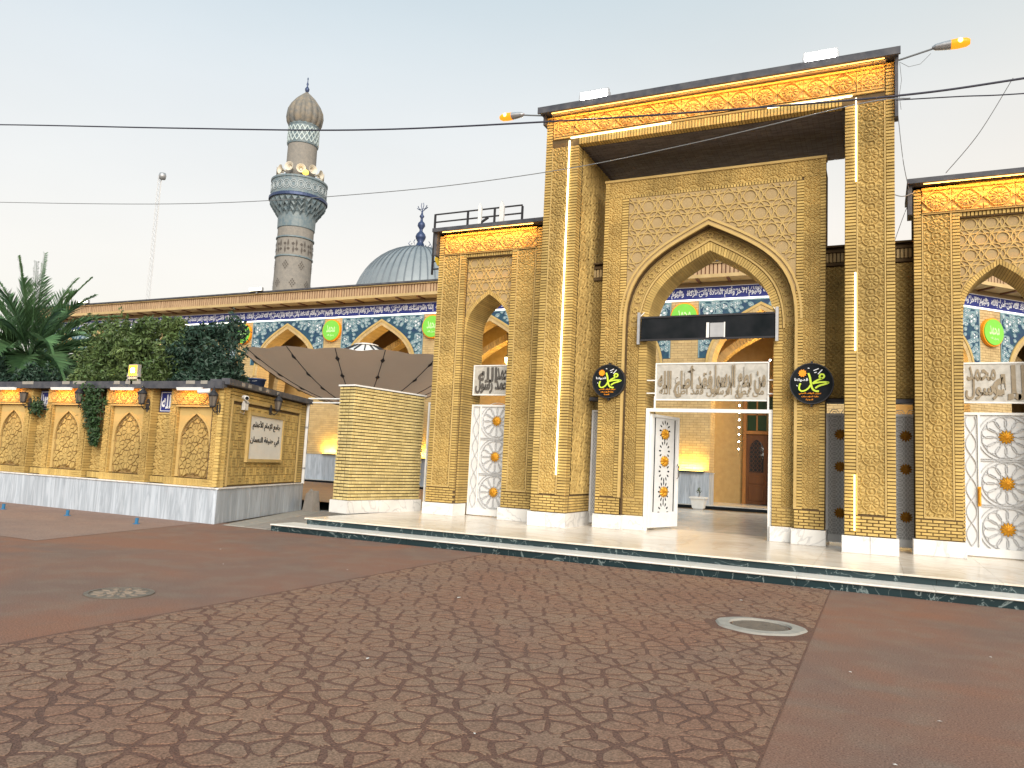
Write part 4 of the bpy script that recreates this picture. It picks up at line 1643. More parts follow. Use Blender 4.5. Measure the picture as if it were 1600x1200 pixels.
# ================================================================== free-standing brick wall
BA = math.atan2(-.36, 2.58)          # the long face turns a little from the facade's depth direction
bw = empty('brick_wall', (-11.40, 15.0, PZ), 'free-standing pale yellow brick wall with a white cap on the terrace', 'wall', rz=BA)
BL, BT = 2.66, .50                   # length (local Y), thickness (local -X)
MB().box(-BT + .02, -.02, .02, BL - .02, .31, 3.06).build('wall_core', m_darkjoint, bw, local=True)
cp = MB().box(-BT - .03, .03, -.03, BL + .02, 3.062, 3.10)
cp.build('cap', m_white, bw, local=True)
for a, b in ((-.04, .88), (.884, 1.80), (1.804, BL + .02)):
    place(MB().box(-BT - .05, .05, a, b, 0, .305).mesh('plinth_slab', m_marble), 'plinth_slab', bw, local=True)
bs = []
z, k = .315, 0
while z + .066 < 3.06:
    off = .115 if k % 2 else 0
    y = -off
    while y < BL:
        a, b = max(y, 0), min(y + .218, BL)
        if b - a > .03:
            bs.append((-.16, .004 + random.uniform(0, .006), a, b - .012, z, z + .057))
        y += .23
    x = -BT + (0 if k % 2 else -.11)
    while x < -.16:
        a, b = max(x, -BT), min(x + .218, -.165)
        if b - a > .03:
            bs.append((a, b - .012, random.uniform(-.006, 0), .12, z, z + .057))
        x += .23
    z += .0785
    k += 1
bricks(bw, bs, m_pale, 300, local=True)
wl_ = empty('wall_uplight', (-11.0, 15.5, PZ), None)
bpy.data.objects.remove(wl_)

# ================================================================== garden wall with niches
GY = 12.75
gw = empty('garden_wall', (-18, GY, 0), 'low yellow brick garden wall with arched star niches and a dark coping', 'wall')
GX1 = -13.32
MB().box(-34, GX1 - .28, GY + .22, GY + .45, .02, 3.05).build('wall_core', m_mortar, gw)
x = GX1
while x > -34:
    w = .42
    place(MB().cbox(x - w + .0015, x - .0015, GY - .06, GY + (.2 if x < GX1 - .01 else .0), 0, .765, .004).mesh('dado_slab', m_bluemarble), 'dado_slab', gw)
    x -= w
MB().cbox(-34, GX1 + .05, GY - .09, GY + .0, .766, .80, .006).build('dado_cap', m_marble, gw)
niche_c = [-14.17 - 2.26 * k for k in range(9)]
star_niche = MB()
for i in range(-2, 3):
    for j in range(-1, 6):
        if (i + j) % 2 == 0:
            for nm, poly in CELLS:
                mx_, my_ = sum(p[0] for p in poly) / len(poly), sum(p[1] for p in poly) / len(poly)
                star_niche.prism([((i * LX + mx_ + (p[0] - mx_) * .99) * .60, 1.30 + (j * LY + my_ + (p[1] - my_) * .99) * .60) for p in poly], -.034, 0)
# drop what lies outside the arch
ua3 = under_arch(0, .47, 1.75, 2.46)
keepf = [i for i, f in enumerate(star_niche.f) if all(ua3(star_niche.v[v][0], star_niche.v[v][2]) and star_niche.v[v][2] > .98 for v in f)]
star_niche.f = [star_niche.f[i] for i in keepf]
star_niche.m = [0] * len(keepf)
ME_STAR = star_niche.mesh('star_carving', m_carve)
m_niche = M('shaded_niche_ground', (.30, .20, .085), .9, c2=(.24, .155, .065), vscale=4, bump=.5)  # carving colour darkened, painting in the shadow between the raised pieces
plate = MB()
arch_wall(plate, -.56, .56, .99, 2.60, 0, .05, 0, .47, 1.75, 2.46)
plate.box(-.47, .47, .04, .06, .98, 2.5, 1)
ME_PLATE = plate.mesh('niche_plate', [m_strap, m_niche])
trim = MB()
arch_band(trim, 0, .46, 1.75, 2.45, .05, -.02, .02)
ME_TRIM = trim.mesh('niche_moulding', m_strap)
block = MB()
block.box(-.80, -.575, 0, .25, .80, 3.05).box(.575, .80, 0, .25, .80, 3.05).box(-.575, .575, 0, .25, 2.64, 3.05).box(-.575, .575, 0, .25, .80, .965)
ME_BLOCK = block.mesh('niche_block', m_carve)
gb = []
for c in niche_c:
    place(ME_BLOCK, 'niche_block', gw, (c, GY, 0))
    place(ME_PLATE, 'niche_plate', gw, (c, GY + .07, 0))
    tag(place(ME_STAR, 'star_carving', gw, (c, GY + .112, 0)), kind='stuff')
    place(ME_TRIM, 'niche_moulding', gw, (c, GY + .07, 0))
    for s in (-1, 1):
        tiles(gw, T_ARAB2, c + s * .69, GY + .001, .99, 2.62, .32, w=.2 / .30)
        gb += course_column(c + s * .575 - (.012 if s > 0 else .0), c + s * .575 + (.012 if s < 0 else .0), GY + .001, GY + .07, .98, 2.62)
        gb += course_column(c + s * .80 - (.01 if s > 0 else .02), c + s * .80 + (.02 if s > 0 else .01), GY + .002, GY + .21, .98, 3.03)
    for k in range(4):
        place(T_FRZ, 'carved_tile', gw, (c - .57 + .38 * k, GY + .003, 2.83), scale=(.38 / .5, .8, .34 / .46))
    MB().box(c - .60, c + .60, GY - .025, GY + .02, 2.605, 2.64).build('niche_ledge', m_strap, gw)
    gb += [(b[0], b[1], GY - .012, GY + .1, .81, .955) for b in soldier_row(c - .82, c + .40, 0, 0, 0, 0, .085, .012)]
    gb += running_bond(c + .42, c + .82, GY - .012, GY + .1, .81, .96, .2, .05, .01)
    # recessed strip on the far side
    r = c - 1.13
    tiles(gw, T_ARAB, r, GY + .215, .98, 2.42, .42, w=.58 / .40)
    MB().box(r - .31, r + .31, GY + .19, GY + .23, 2.43, 2.47).build('recess_ledge', m_strap, gw)
    gb += [(b[0], b[1], GY + .13, GY + .25, .81, .955) for b in soldier_row(r - .30, r + .30, 0, 0, 0, 0, .085, .012)]
bricks(gw, gb, m_brick, 300)
cpm = MB()
cpm.box(-34, GX1 - .32, GY - .14, GY + .55, 3.052, 3.20)
cpm.box(-34, GX1 + .06, GY - .14, GY + .02, 3.053, 3.199)
cpm.box(-34, GX1 + .09, GY - .16, GY - .10, 3.02, 3.19)
cpm.build('coping', m_coping, gw)
mcp = MB()
for k in range(16):
    x = -13.6 - random.uniform(0, 12)
    mcp.box(x, x + random.uniform(.15, .5), GY - .166, GY - .159, 3.12, 3.196)
tag(mcp.build('coping_flakes', m_conc, gw), kind='stuff')
# blue tile plaques in the recesses
for k, c in enumerate(niche_c[:5]):
    if k == 1:
        continue
    r = c - 1.13
    o = empty('tile_plaque', (r, GY + .2, 2.48), ['blue tile plaque with white script in the recess beside the end niche', '', 'blue tile plaque with white script in the recess behind the open-topped lantern', 'blue tile plaque in a far recess out at the left', 'blue tile plaque in the last far recess'][k], 'plaque', 'blue plaques in the garden wall')
    MB().box(r - .25, r + .25, GY + .185, GY + .215, 2.48, 2.98).build('tile_field', m_blue, o)
    lt = MB()
    lettering(lt, 'الله' if k == 0 else 'محمد', r - .19, r + .17, 2.56, 2.9, GY + .176, .012, off=.02)
    lt.ribbon([(r - .22, 2.51), (r + .22, 2.51), (r + .22, 2.95), (r - .22, 2.95), (r - .22, 2.51)], .015, GY + .178, GY + .19)
    lt.build('script', m_letter, o)
# batten lamps under the coping
for k, c in enumerate(niche_c[:5]):
    o = empty('batten_lamp', (c, GY - .1, 2.99), ['pale batten lamp under the coping above the end niche', 'pale batten lamp under the coping below the yellow floodlight', 'pale batten lamp under the coping between creeper and plaque', 'pale batten lamp under the coping at the left frame edge', 'pale batten lamp beyond the left frame edge'][k], 'strip lamp', 'batten lamps along the garden wall')
    MB().box(c - .42, c + .36, GY - .22, GY - .165, 3.0, 3.035).build('batten_housing', m_white, o)
    MB().tube([(c - .42, GY - .19, 2.985), (c + .36, GY - .19, 2.985)], .017, 8).build('lamp_tube', m_batten, o)
    area_lamp('batten_light', o, (c - .03, GY - .19, 2.96), .75, .04, 3.2, (1.0, .42, .10), (0, .65, -1))

# yellow floodlight standing on the coping
FLO = 1
fo = empty('floodlight', (-16.4, GY, 3.2), 'yellow lit floodlight on a stand on top of the garden wall', 'floodlight')
MB().box(-16.56, -16.16, GY - .02, GY + .06, 3.26, 3.31).box(-16.56, -16.53, GY - .02, GY + .06, 3.2, 3.40).box(-16.19, -16.16, GY - .02, GY + .06, 3.2, 3.40).build('stand', m_steel, fo)
MB().box(-16.52, -16.20, GY - .02, GY + .08, 3.32, 3.62).build('housing', m_steel, fo)
MB().box(-16.50, -16.22, GY - .028, GY - .02, 3.34, 3.60).build('lens', m_floody, fo)
MB().box(-16.42, -16.30, GY - .036, GY - .028, 3.42, 3.52).build('lamp_element', m_floodw, fo)
area_lamp('flood_light', fo, (-16.36, GY - .06, 3.47), .26, .24, 26, (1, .62, .18), (0, -1, -.5))


def lantern(x, y, z, label, rz=0, lit=False, topless=False):
    """iron wall lantern: oval back plate, bracket, glazed tapering cage, domed cap with finial"""
    o = empty('wall_lantern', (x, y, z), label, 'lantern', 'iron lanterns on the garden wall', rz=rz)
    bp = MB()
    n = 16
    bp.prism([(.06 * math.cos(2 * PI * k / n), .16 * math.sin(2 * PI * k / n)) for k in range(n)], -.03, 0)
    bp.build('back_plate', m_iron, o, local=True)
    MB().tube([(0, -.03, -.06), (0, -.12, -.10), (0, -.19, -.04), (0, -.2, .02)], .014, 6).build('bracket', m_iron, o, local=True)
    g = MB().lathe([(.0, .04), (.055, .04), (.095, .26), (.0, .26)], 6, 0, -.2)
    g.build('lantern_glass', m_lantern, o, local=True)
    c = MB()
    for k in range(6):
        a = 2 * PI * k / 6
        c.tube([(.058 * math.cos(a), -.2 + .058 * math.sin(a), .03), (.10 * math.cos(a), -.2 + .10 * math.sin(a), .27)], .007, 4)
    c.lathe([(.02, .0), (.06, .01), (.065, .04), (.0, .04)], 12, 0, -.2)
    if not topless:
        c.lathe([(.11, .26), (.115, .28), (.085, .33), (.05, .36), (.03, .40), (.035, .42), (.012, .45), (0, .50)], 12, 0, -.2)
    else:
        c.lathe([(.10, .26), (.112, .27), (.112, .285), (.09, .285)], 12, 0, -.2)
    c.build('cage', m_iron, o, local=True)
    return o


lantern(-20.2, GY - .001, 2.62, 'iron wall lantern without a cap near the left frame edge', topless=True)
lantern(-17.98, GY - .001, 2.62, 'iron wall lantern with domed cap beside the hanging creeper')
lantern(-15.72, GY - .001, 2.62, 'iron wall lantern with domed cap beside the blue plaque')
lantern(-13.42, GY - .001, 2.58, 'heavy dark iron lantern at the outer corner of the garden wall')

# ------------------------------------------------------------------ end wall running back from the corner
E0, E1 = Vector((GX1, GY, 0)), Vector((-15.35, 17.95, 0))
EL = (E1 - E0).length
EA = math.atan2(E1.y - E0.y, E1.x - E0.x)
ew = empty('end_wall', E0, 'end wall of basket-weave brick carrying the white Arabic sign board', 'wall', rz=EA)
MB().box(.13, EL, .02, .3, .02, 3.12).box(.012, .13, .0205, .03, .02, 3.12).build('wall_core', m_mortar, ew, local=True)
x = -.045
while x < EL - .05:
    w = min(random.choice((.55, .62, .7)), EL - x)
    place(MB().cbox(x + .0015, x + w - .0015, -.06, .02, 0, .765, .004).mesh('dado_slab', m_bluemarble), 'dado_slab', ew, local=True)
    x += w
MB().cbox(-.06, EL, -.09, .02, .766, .80, .006).build('dado_cap', m_marble, ew, local=True)
eb = course_column(.0, .42, -.012, .1, .82, 3.08, .07, .012) + course_column(EL - .50, EL - .02, -.012, .1, .82, 3.08, .07, .012)
eb += running_bond(.43, EL - .51, -.012, .1, 2.86, 3.1, .22, .07, .012)
bricks(ew, eb, m_brick, 120, local=True)
bk = MB()
nz = int((2.80 - .84) / .21)
nxk = int((EL - 1.15) / .21)
for i in range(nxk):
    for j in range(nz):
        x0, z0 = .53 + i * .21, .84 + j * .21
        for q in range(3):
            d = random.uniform(-.006, .004)
            if (i + j) % 2:
                bk.cbox(x0 + .003, x0 + .203, .004 + d, .03, z0 + q * .07 + .004, z0 + q * .07 + .064, .004)
            else:
                bk.cbox(x0 + q * .07 + .004, x0 + q * .07 + .064, .004 + d, .03, z0 + .003, z0 + .203, .004)
tag(bk.build('basket_weave_brickwork', m_brick, ew, local=True), kind='stuff')
MB().cbox(.44, .50, -.03, .03, .82, 2.86, .006).cbox(EL - .58, EL - .52, -.03, .03, .82, 2.86, .006).cbox(.50, EL - .58, -.03, .03, 2.80, 2.86, .006).build('panel_moulding', m_strap, ew, local=True)
MB().box(.22, EL + .05, -.16, .45, 3.122, 3.26).box(-.10, .22, -.16, .03, 3.122, 3.262).build('coping', m_coping, ew, local=True)
fk = MB()
for k in range(5):
    x = .3 + k * .55 + random.uniform(0, .3)
    fk.box(x, x + .16, -.168, -.161, 3.15, 3.23)
tag(fk.build('coping_flakes', m_conc, ew, local=True), kind='stuff')
# sign board
sg = empty('sign_board', E0 + (E1 - E0).normalized() * 2.55 + Vector((0, 0, 1.4)), 'white framed sign board with two lines of black Arabic lettering', 'sign', rz=EA)
MB().box(-1.08, 1.08, -.035, .0, .06, 1.13).build('sign_panel', m_signwhite, sg, local=True)
f = MB()
f.box(-1.16, 1.16, -.07, .0, 1.13, 1.21).box(-1.16, 1.16, -.07, .0, -.02, .06).box(-1.16, -1.08, -.07, .0, .06, 1.13).box(1.08, 1.16, -.07, .0, .06, 1.13)
f.build('sign_frame', m_strap, sg, local=True)
lt = MB()
lettering(lt, 'جامع الإمام الأعظم', -.90, .92, .78, 1.02, -.045, .012, off=.012)
lettering(lt, 'أبي حنيفة النعمان', -.98, .90, .40, .66, -.045, .012, off=.012)
lt.build('sign_lettering', m_inktext, sg, local=True)
ed = (E1 - E0).normalized()
en = Vector((ed.y, -ed.x, 0))
lantern(*(E0 + ed * 2.72 + en * .02 + Vector((0, 0, 2.72))), 'dark iron lantern above the white sign board', rz=EA)


def camera_unit(p, aim, label):
    o = empty('security_camera', p, label, 'camera', 'security cameras at the wall corner')
    a = Vector(aim).normalized()
    b = MB()
    b.tube([Vector(p), Vector(p) + a * .05, Vector(p) + a * .27], .055, 10)
    b.build('camera_body', m_white, o)
    MB().tube([Vector(p) + a * .26, Vector(p) + a * .285], .042, 10).build('camera_lens', m_black, o)
    MB().tube([Vector(p) + a * .06 + Vector((0, 0, -.05)), Vector(p) + Vector((0, .10, -.12)), Vector(p) + Vector((-.02, .2, -.12))], .018, 6).build('camera_arm', m_steel, o)
    return o


camera_unit((-13.55, GY - .18, 2.96), (-.9, -.5, -.12), 'white security camera pointing along the niches under the coping')
camera_unit(tuple(E0 + ed * .72 + en * .16 + Vector((0, 0, 2.90))), (.75, -.45, -.1), 'white security camera on the end wall pointing towards the plaza')
jb = empty('junction_box', E0 + ed * 1.08 + en * .01 + Vector((0, 0, 2.62)), 'small white junction box beside the security camera', 'box', rz=EA)
MB().cbox(-.1, .1, -.08, 0, 0, .22, .01).build('box_body', m_white, jb, local=True)
MB().box(-.1, .1, -.086, -.081, .17, .18).tube([(0, -.04, 0), (-.1, -.06, -.10), (-.28, -.05, -.06)], .008).build('cable_gland', m_steel, jb, local=True)
pipe = empty('drain_pipe', E1 - ed * .04 + en * .06, 'white vertical drain pipe at the far end of the sign wall', 'pipe')
q = E1 - ed * .10 + en * .07
MB().tube([(q.x, q.y, .78), (q.x, q.y, 3.24)], .045, 10).build('pipe_body', m_white, pipe)
for z in (1.2, 2.4):
    MB().tube([(q.x, q.y, z), (q.x, q.y, z + .05)], .056, 10).build('pipe_clip', m_steel, pipe)
tnk = empty('roof_bucket', E0 + ed * 2.0 + Vector((-.15, .05, 3.26)), 'dark blue plastic bucket standing on the end wall', 'bucket')
t0 = E0 + ed * 2.1 + Vector((-.15, -.02, 0))
MB().lathe([(0, 3.262), (.17, 3.262), (.21, 3.46), (.225, 3.46), (.225, 3.49), (.2, 3.49), (.17, 3.30), (0, 3.30)], 20, t0.x, t0.y).build('bucket_shell', m_bluefin, tnk, True)
MB().tube([(t0.x - .21, t0.y, 3.47), (t0.x - .15, t0.y - .18, 3.42), (t0.x + .1, t0.y - .20, 3.41), (t0.x + .21, t0.y, 3.47)], .007, 5).build('bucket_handle', m_steel, tnk)
blk = MB()
blk.add([(-14.95, 17.6, .0), (-14.55, 17.55, 0), (-14.55, 17.9, 0), (-14.9, 17.9, 0), (-14.9, 17.66, .52), (-14.62, 17.62, .60), (-14.6, 17.86, .60), (-14.88, 17.86, .55)], [(0, 3, 2, 1), (4, 5, 6, 7), (0, 1, 5, 4), (1, 2, 6, 5), (2, 3, 7, 6), (3, 0, 4, 7)])
blk.add([(-14.85, 17.68, .56), (-14.70, 17.66, .58), (-14.72, 17.8, .58), (-14.84, 17.8, .57), (-14.78, 17.73, .66)], [(0, 1, 4), (1, 2, 4), (2, 3, 4), (3, 0, 4)])
tag(blk.build('stone_block', m_stone), 'weathered grey stone block at the end of the sign wall', 'stone')
rail = empty('white_rail', (-13.6, 18, 3.1), 'thin white double rail between the sign wall and the brick wall', 'rail')
for z in (3.18, 3.30):
    MB().tube([(-15.35, 18.0, z), (-11.2, 17.7, z - .04)], .022, 6).build('rail_bar', m_white, rail)
for t in (0.02, .5, .98):
    px, py = -15.35 + 4.15 * t, 18.0 - .3 * t
    MB().tube([(px, py, 3.16 - .04 * t), (px, py, 3.30 - .04 * t)], .012, 6).build('rail_post', m_white, rail)
# blue post stubs in the pavement
for (x, y, lab) in ((-16.5, 11.53, 'short blue post stub in the pale pavement, middle of three'), (-14.13, 11.44, 'short blue post stub nearest the wall corner'), (-18.65, 11.41, 'short blue post stub at the left frame edge')):
    o = empty('post_stub', (x, y, 0), lab, 'post', 'blue post stubs')
    MB().tube([(x, y, 0), (x + .01, y, .13)], .035, 10).build('tube', m_bluepost, o)
    MB().lathe([(0, .004), (.07, .004), (.07, .016), (.036, .016)], 12, x, y).build('base_ring', m_bluepost, o)

# creeper hanging over the wall


def leaf_cloud(mb, pts, size, flat=None):
    for p in pts:
        s = size * random.uniform(.6, 1.3)
        if flat is None:
            n = Vector((random.gauss(0, 1), random.gauss(0, 1), random.gauss(.5, .8))).normalized()
        else:
            n = (Vector(flat) + Vector((random.gauss(0, .6), random.gauss(0, .3), random.gauss(0, .6)))).normalized()
        a = n.orthogonal().normalized()
        a.rotate(Matrix.Rotation(random.uniform(0, 2 * PI), 3, n))
        b = n.cross(a)
        q = Vector(p)
        mb.add([q - a * s, q + b * s * .42 + n * s * .12, q + a * s, q - b * s * .42 + n * s * .12], [(0, 1, 2, 3)])


cr = empty('creeper', (-17.5, GY + .1, 1.9), 'dark green creeper hanging down the garden wall beside a lantern', 'creeper')
ivy = MB()
pts = []
for k in range(2600):
    t = random.random() ** .8
    z = 3.15 - t * 1.55
    cxx = -17.55 + .10 * math.sin(t * 5) - (.18 if t < .55 else 0) + (.16 if t > .72 else 0)
    hw = (.42 * (1 - t) + .12) * (1.0 if t < .5 else .9)
    pts.append((cxx + random.gauss(0, hw * .48), GY - .02 - abs(random.gauss(0, .10)) * (1.2 - t), z))
leaf_cloud(ivy, pts, .05, flat=(0, -1, .3))
tag(ivy.build('leaves', m_ivy, cr), kind='stuff')
st = MB()
for k in range(5):
    x = -17.7 + k * .09
    st.tube([(x, GY + .1, 3.22), (x, GY - .1, 3.1), (x + .05, GY - .05, 2.6), (x + .12, GY - .03, 1.7 + .15 * k)], .008, 5)
st.build('stems', m_stem, cr)
iv2 = MB()
pts = [(-19.85 + random.gauss(0, .14), GY + .02 - abs(random.gauss(0, .07)), 2.52 + random.gauss(0, .10)) for k in range(420)]
leaf_cloud(iv2, pts, .05, flat=(0, -1, .3))
tf = empty('creeper', (-19.85, GY, 2.5), 'small tuft of green creeper beside the cap-less lantern', 'creeper')
tag(iv2.build('leaves', m_ivy, tf), kind='stuff')
MB().tube([(-19.8, GY + .2, 2.5), (-19.85, GY + .02, 2.5), (-20.0, GY - .03, 2.45)], .008, 5).build('stem', m_stem, tf)
# ================================================================== arcade round the courtyard
AY = 31.0
FZ = .40
BP = 6.03
arc = empty('arcade_building', (-20, AY, PZ), 'long two-coloured brick arcade with pointed arches and blue tile inscription band behind the gate', 'building')
# shapes of one bay (centred on x = 0, front at y = 0)
w2 = BP / 2
bayw = MB()
arch_wall(bayw, -w2, w2, FZ, 9.44, 0, .9, 0, 1.9, 5.7, 8.2)
ME_BAY = bayw.mesh('bay_wall', m_pbj)
bb = MB()
for s in (-1, 1):
    xs = (-w2 + .004, -1.9) if s < 0 else (1.9, w2 - .004)
    for b in running_bond(xs[0], xs[1], -.012, .05, 1.68, 6.28, .3, .105, .014):
        bb.box(*b)
    # jamb
    xj = (-1.93, -1.888) if s < 0 else (1.888, 1.93)
    for b in running_bond(.0, .9, 0, .1, 1.68, 5.7, .3, .105, .014):
        bb.box(xj[0], xj[1], b[0], b[1], b[4], b[5])
    xs = (-w2 + .004, -2.46) if s < 0 else (2.46, w2 - .004)
    for b in running_bond(xs[0], xs[1], -.012, .05, 6.28, 8.6, .3, .105, .014):
        bb.box(*b)
ME_BB = bb.mesh('bay_brickwork', m_pb)
tb = MB()
arch_band(tb, 0, 1.895, 5.7, 8.19, .16, -.05, .85, n=16, gap=.06, sub=2)
ME_TB = tb.mesh('arch_stones', m_pb)
tb = MB()
arch_band(tb, 0, 2.06, 5.7, 8.38, .10, -.08, .03, n=16)
ME_TB2 = tb.mesh('arch_moulding', m_strap)
sp = MB()
arch_wall(sp, -2.44, 2.44, 6.28, 8.64, -.02, 0, 0, 2.15, 5.7, 8.49)
ua4 = under_arch(0, 2.17, 5.7, 8.51)


def spiral(cx, cz, R, turns, ph, sgn):
    return [(cx + R * (1 - k / 40) * math.cos(ph + sgn * turns * 2 * PI * k / 40), cz + R * (1 - k / 40) * math.sin(ph + sgn * turns * 2 * PI * k / 40)) for k in range(37)]


rs_ = random.Random(4)
RSP = []
while len(RSP) < 30:
    q = (rs_.uniform(.3, 2.34), rs_.uniform(6.5, 8.55), rs_.uniform(.07, .14))
    if not ua4(q[0], q[1]) and all(math.hypot(q[0] - o[0], q[1] - o[1]) > .17 for o in RSP):
        RSP.append(q)
for s in (-1, 1):
    for (cx, cz, R) in ((2.05, 8.2, .34), (1.42, 8.38, .20), (2.18, 7.52, .22), (.98, 8.47, .13), (2.24, 7.02, .15), (1.72, 7.98, .15), (2.3, 6.62, .10), (.62, 8.55, .08), (2.28, 7.86, .12), (1.72, 8.5, .10), (2.0, 7.30, .12), (1.2, 8.2, .10), (2.3, 8.5, .09), *RSP):
        for ph, sg in ((.4, 1), (3.5, -1)):
            pts = [(s * x, z) for x, z in spiral(cx, cz, R, 1.4, ph, sg)]
            run = []
            for p in pts:
                if abs(p[0]) < 2.41 and 6.3 < p[1] < 8.61 and not ua4(*p):
                    run.append(p)
                else:
                    if len(run) > 1:
                        sp.ribbon(run, .045, -.026 - random.uniform(0, .010), -.02, 1)
                    run = []
            if len(run) > 1:
                sp.ribbon(run, .045, -.026 - random.uniform(0, .010), -.02, 1)
        for k in range(6):
            a = k * PI / 3
            c0 = (s * cx, cz)
            q = petal_poly(R * .12, R * .5, R * .14, a, *c0)
            if all(not ua4(*p) and abs(p[0]) < 2.42 and 6.3 < p[1] < 8.62 for p in q):
                sp.prism(q, -.038, -.02, 1 if k % 2 else 2)
    sp.ribbon([(s * 2.42, 6.3), (s * 2.42, 8.62), (0, 8.62)], .05, -.035, -.02, 1)
ME_SP = sp.mesh('spandrel_tilework', [m_teal, m_tealscroll, m_letter])
cn = MB()
cn.box(-w2, w2, -.75, .0, 9.42, 9.56)
cn.box(-w2, w2, -.80, -.02, 9.985, 10.04, 0)
ME_CN = cn.mesh('cornice', m_pb)
cs = MB()
for b in soldier_row(-w2, w2, -.72, -.55, 9.565, 9.98, .16, .05):
    cs.box(*b)
ME_CS = cs.mesh('cornice_bricks', M('cornice_brick', (.46, .32, .19), .85, c2=(.38, .25, .15), vscale=4, rnd=.12))
cj = MB()
cj.box(-w2, w2, -.69, -.02, 9.562, 9.98)
for k in range(5):
    x = -w2 + (k + .5) * BP / 5
    cj.box(x - .05, x + .05, -.70, -.03, 9.36, 9.418)
ME_CJ = cj.mesh('cornice_backing', m_wood)
cc = MB().box(-w2, w2, -.86, .3, 10.042, 10.12)
ME_CC = cc.mesh('roof_edge', m_coping)
bn = MB().box(-w2, w2, -.03, 0, 8.72, 9.20)
ME_BN = bn.mesh('inscription_field', m_blue)
LINES = ['إنما يعمر مساجد الله من آمن بالله', 'واليوم الآخر وأقام الصلاة وآتى الزكاة', 'ولم يخش إلا الله فعسى أولئك']
ME_TX = []
for s in [a + ' ' + b for a, b in zip(LINES, LINES[1:] + LINES[:1])]:
    t = MB()
    lettering(t, s, -w2 + .06, w2 - .06, 8.75, 9.18, -.042, .014, off=.012, res=1)
    ws = s.split()
    lettering(t, ' '.join(ws[len(ws) // 2:] + ws[:len(ws) // 2]), -w2 + .1, w2 - .1, 8.95, 9.18, -.040, .012, off=.0, res=1)
    t.box(-w2, w2, -.04, 0, 9.205, 9.225).box(-w2, w2, -.04, 0, 8.70, 8.72)
    ME_TX.append(t.mesh('inscription', m_letter))
ME_LED = MB().box(-w2, w2, -.07, -.03, 8.655, 8.69).mesh('light_line', M('arcade_light_line', (.9, .9, .85), .5, emit=(1, .95, .85), estr=1.6))
dd = MB()
for s in (-1, 1):
    n = 3
    a, b = (-w2, -1.88) if s < 0 else (1.88, w2)
    for k in range(n):
        dd.box(a + (b - a) * k / n + .003, a + (b - a) * (k + 1) / n - .003, -.05, .92, FZ, 1.62)
    dd.box(a - .01, b + .02 if s < 0 else b, -.07, .93, 1.622, 1.66)
ME_DD = dd.mesh('dado_slabs', m_bluemarble)
# gallery behind the bay: inner wall with an arched recess and a rib
gl = MB()
gl.box(-w2, w2, 3.6, 3.8, FZ, 9.3)
gl.box(-w2, w2, .9, 3.6, 8.6, 8.8)
ME_GL = gl.mesh('gallery_wall', m_vault)
rb = MB()
arch_band(rb, 0, 2.2, 5.0, 7.6, .3, 1.9, 2.5, n=14, gap=.12, sub=2, foot=FZ)
ME_RB = rb.mesh('gallery_rib', m_pb)
wd = MB()
wd.box(-1.25, -1.13, 3.45, 3.6, FZ, 4.6).box(1.13, 1.25, 3.45, 3.6, FZ, 4.6).box(-1.13, 1.13, 3.45, 3.6, 4.45, 4.6).box(-1.13, 1.13, 3.47, 3.58, 2.95, 3.08)
wd.box(-.05, .05, 3.46, 3.58, FZ, 4.45)
ME_WD = wd.mesh('window_frame', m_woodl)
ME_WG = MB().box(-1.13, 1.13, 3.54, 3.56, FZ + .0, 4.45).mesh('window_pane', m_glass)


def bay(cx, cy, rz, k, parent, medallion=True, window=True):
    put = lambda me, nm, kind=None: tag(place(me, nm, parent, (cx, cy, 0), rz), kind=kind)
    put(ME_BAY, 'bay_wall')
    put(ME_BB, 'bay_brickwork', 'stuff')
    put(ME_TB, 'arch_stones', 'stuff')
    put(ME_TB2, 'arch_moulding')
    put(ME_SP, 'spandrel_tilework', 'stuff')
    put(ME_CN, 'cornice')
    put(ME_CS, 'cornice_bricks', 'stuff')
    put(ME_CJ, 'cornice_backing')
    put(ME_CC, 'roof_edge')
    put(ME_BN, 'inscription_field')
    put(ME_TX[k % 3], 'inscription', 'stuff')
    put(ME_LED, 'light_line')
    put(ME_DD, 'dado_slabs', 'stuff')
    put(ME_GL, 'gallery_wall')
    put(ME_RB, 'gallery_rib', 'stuff')
    if window:
        put(ME_WD, 'window_frame')
        put(ME_WG, 'window_pane')


bays = [-4.08 - BP * k for k in range(8)]
for k, c in enumerate(bays):
    bay(c, AY, 0, k, arc, window=(k != 0))
# short canted wing at the far right corner
WA = rad(45)
wx0, wy0 = bays[0] + w2 + .02, AY
wingx, wingy = wx0 + .9, wy0
MB().box(wx0, wx0 + .9, AY, AY + .9, FZ, 9.3).build('corner_pier', m_pb, arc)
cd_, sd_ = math.cos(WA), math.sin(WA)
for k in range(2):
    bay(wingx + cd_ * w2 * (2 * k + 1), wingy + sd_ * w2 * (2 * k + 1), WA, k + 1, arc)
MB().box(bays[-1] - w2, wx0 + 1, AY + .9, AY + 4, 9.3, 9.5).build('roof_slab', m_coping, arc)
place(MB().box(-1.0, 22, 3.85, 4.05, FZ, 9.4).box(2 * BP + .01, 22, -.02, .9, FZ, 9.4).box(-.5, 22, .92, 3.84, 9.0, 9.2).mesh('wing_back_wall', m_vault), 'wing_back_wall', arc, (wingx, wingy, 0), WA)
# raised gallery floor with its dark edge
MB().box(bays[-1] - w2, 6, AY - .45, AY + 4, PZ - .02, FZ - .03).build('gallery_step', m_black, arc)
MB().box(bays[-1] - w2, 6, AY - .40, AY + 3.6, FZ - .029, FZ).build('gallery_floor', m_court, arc)

# round lime-green medallions hung on the piers


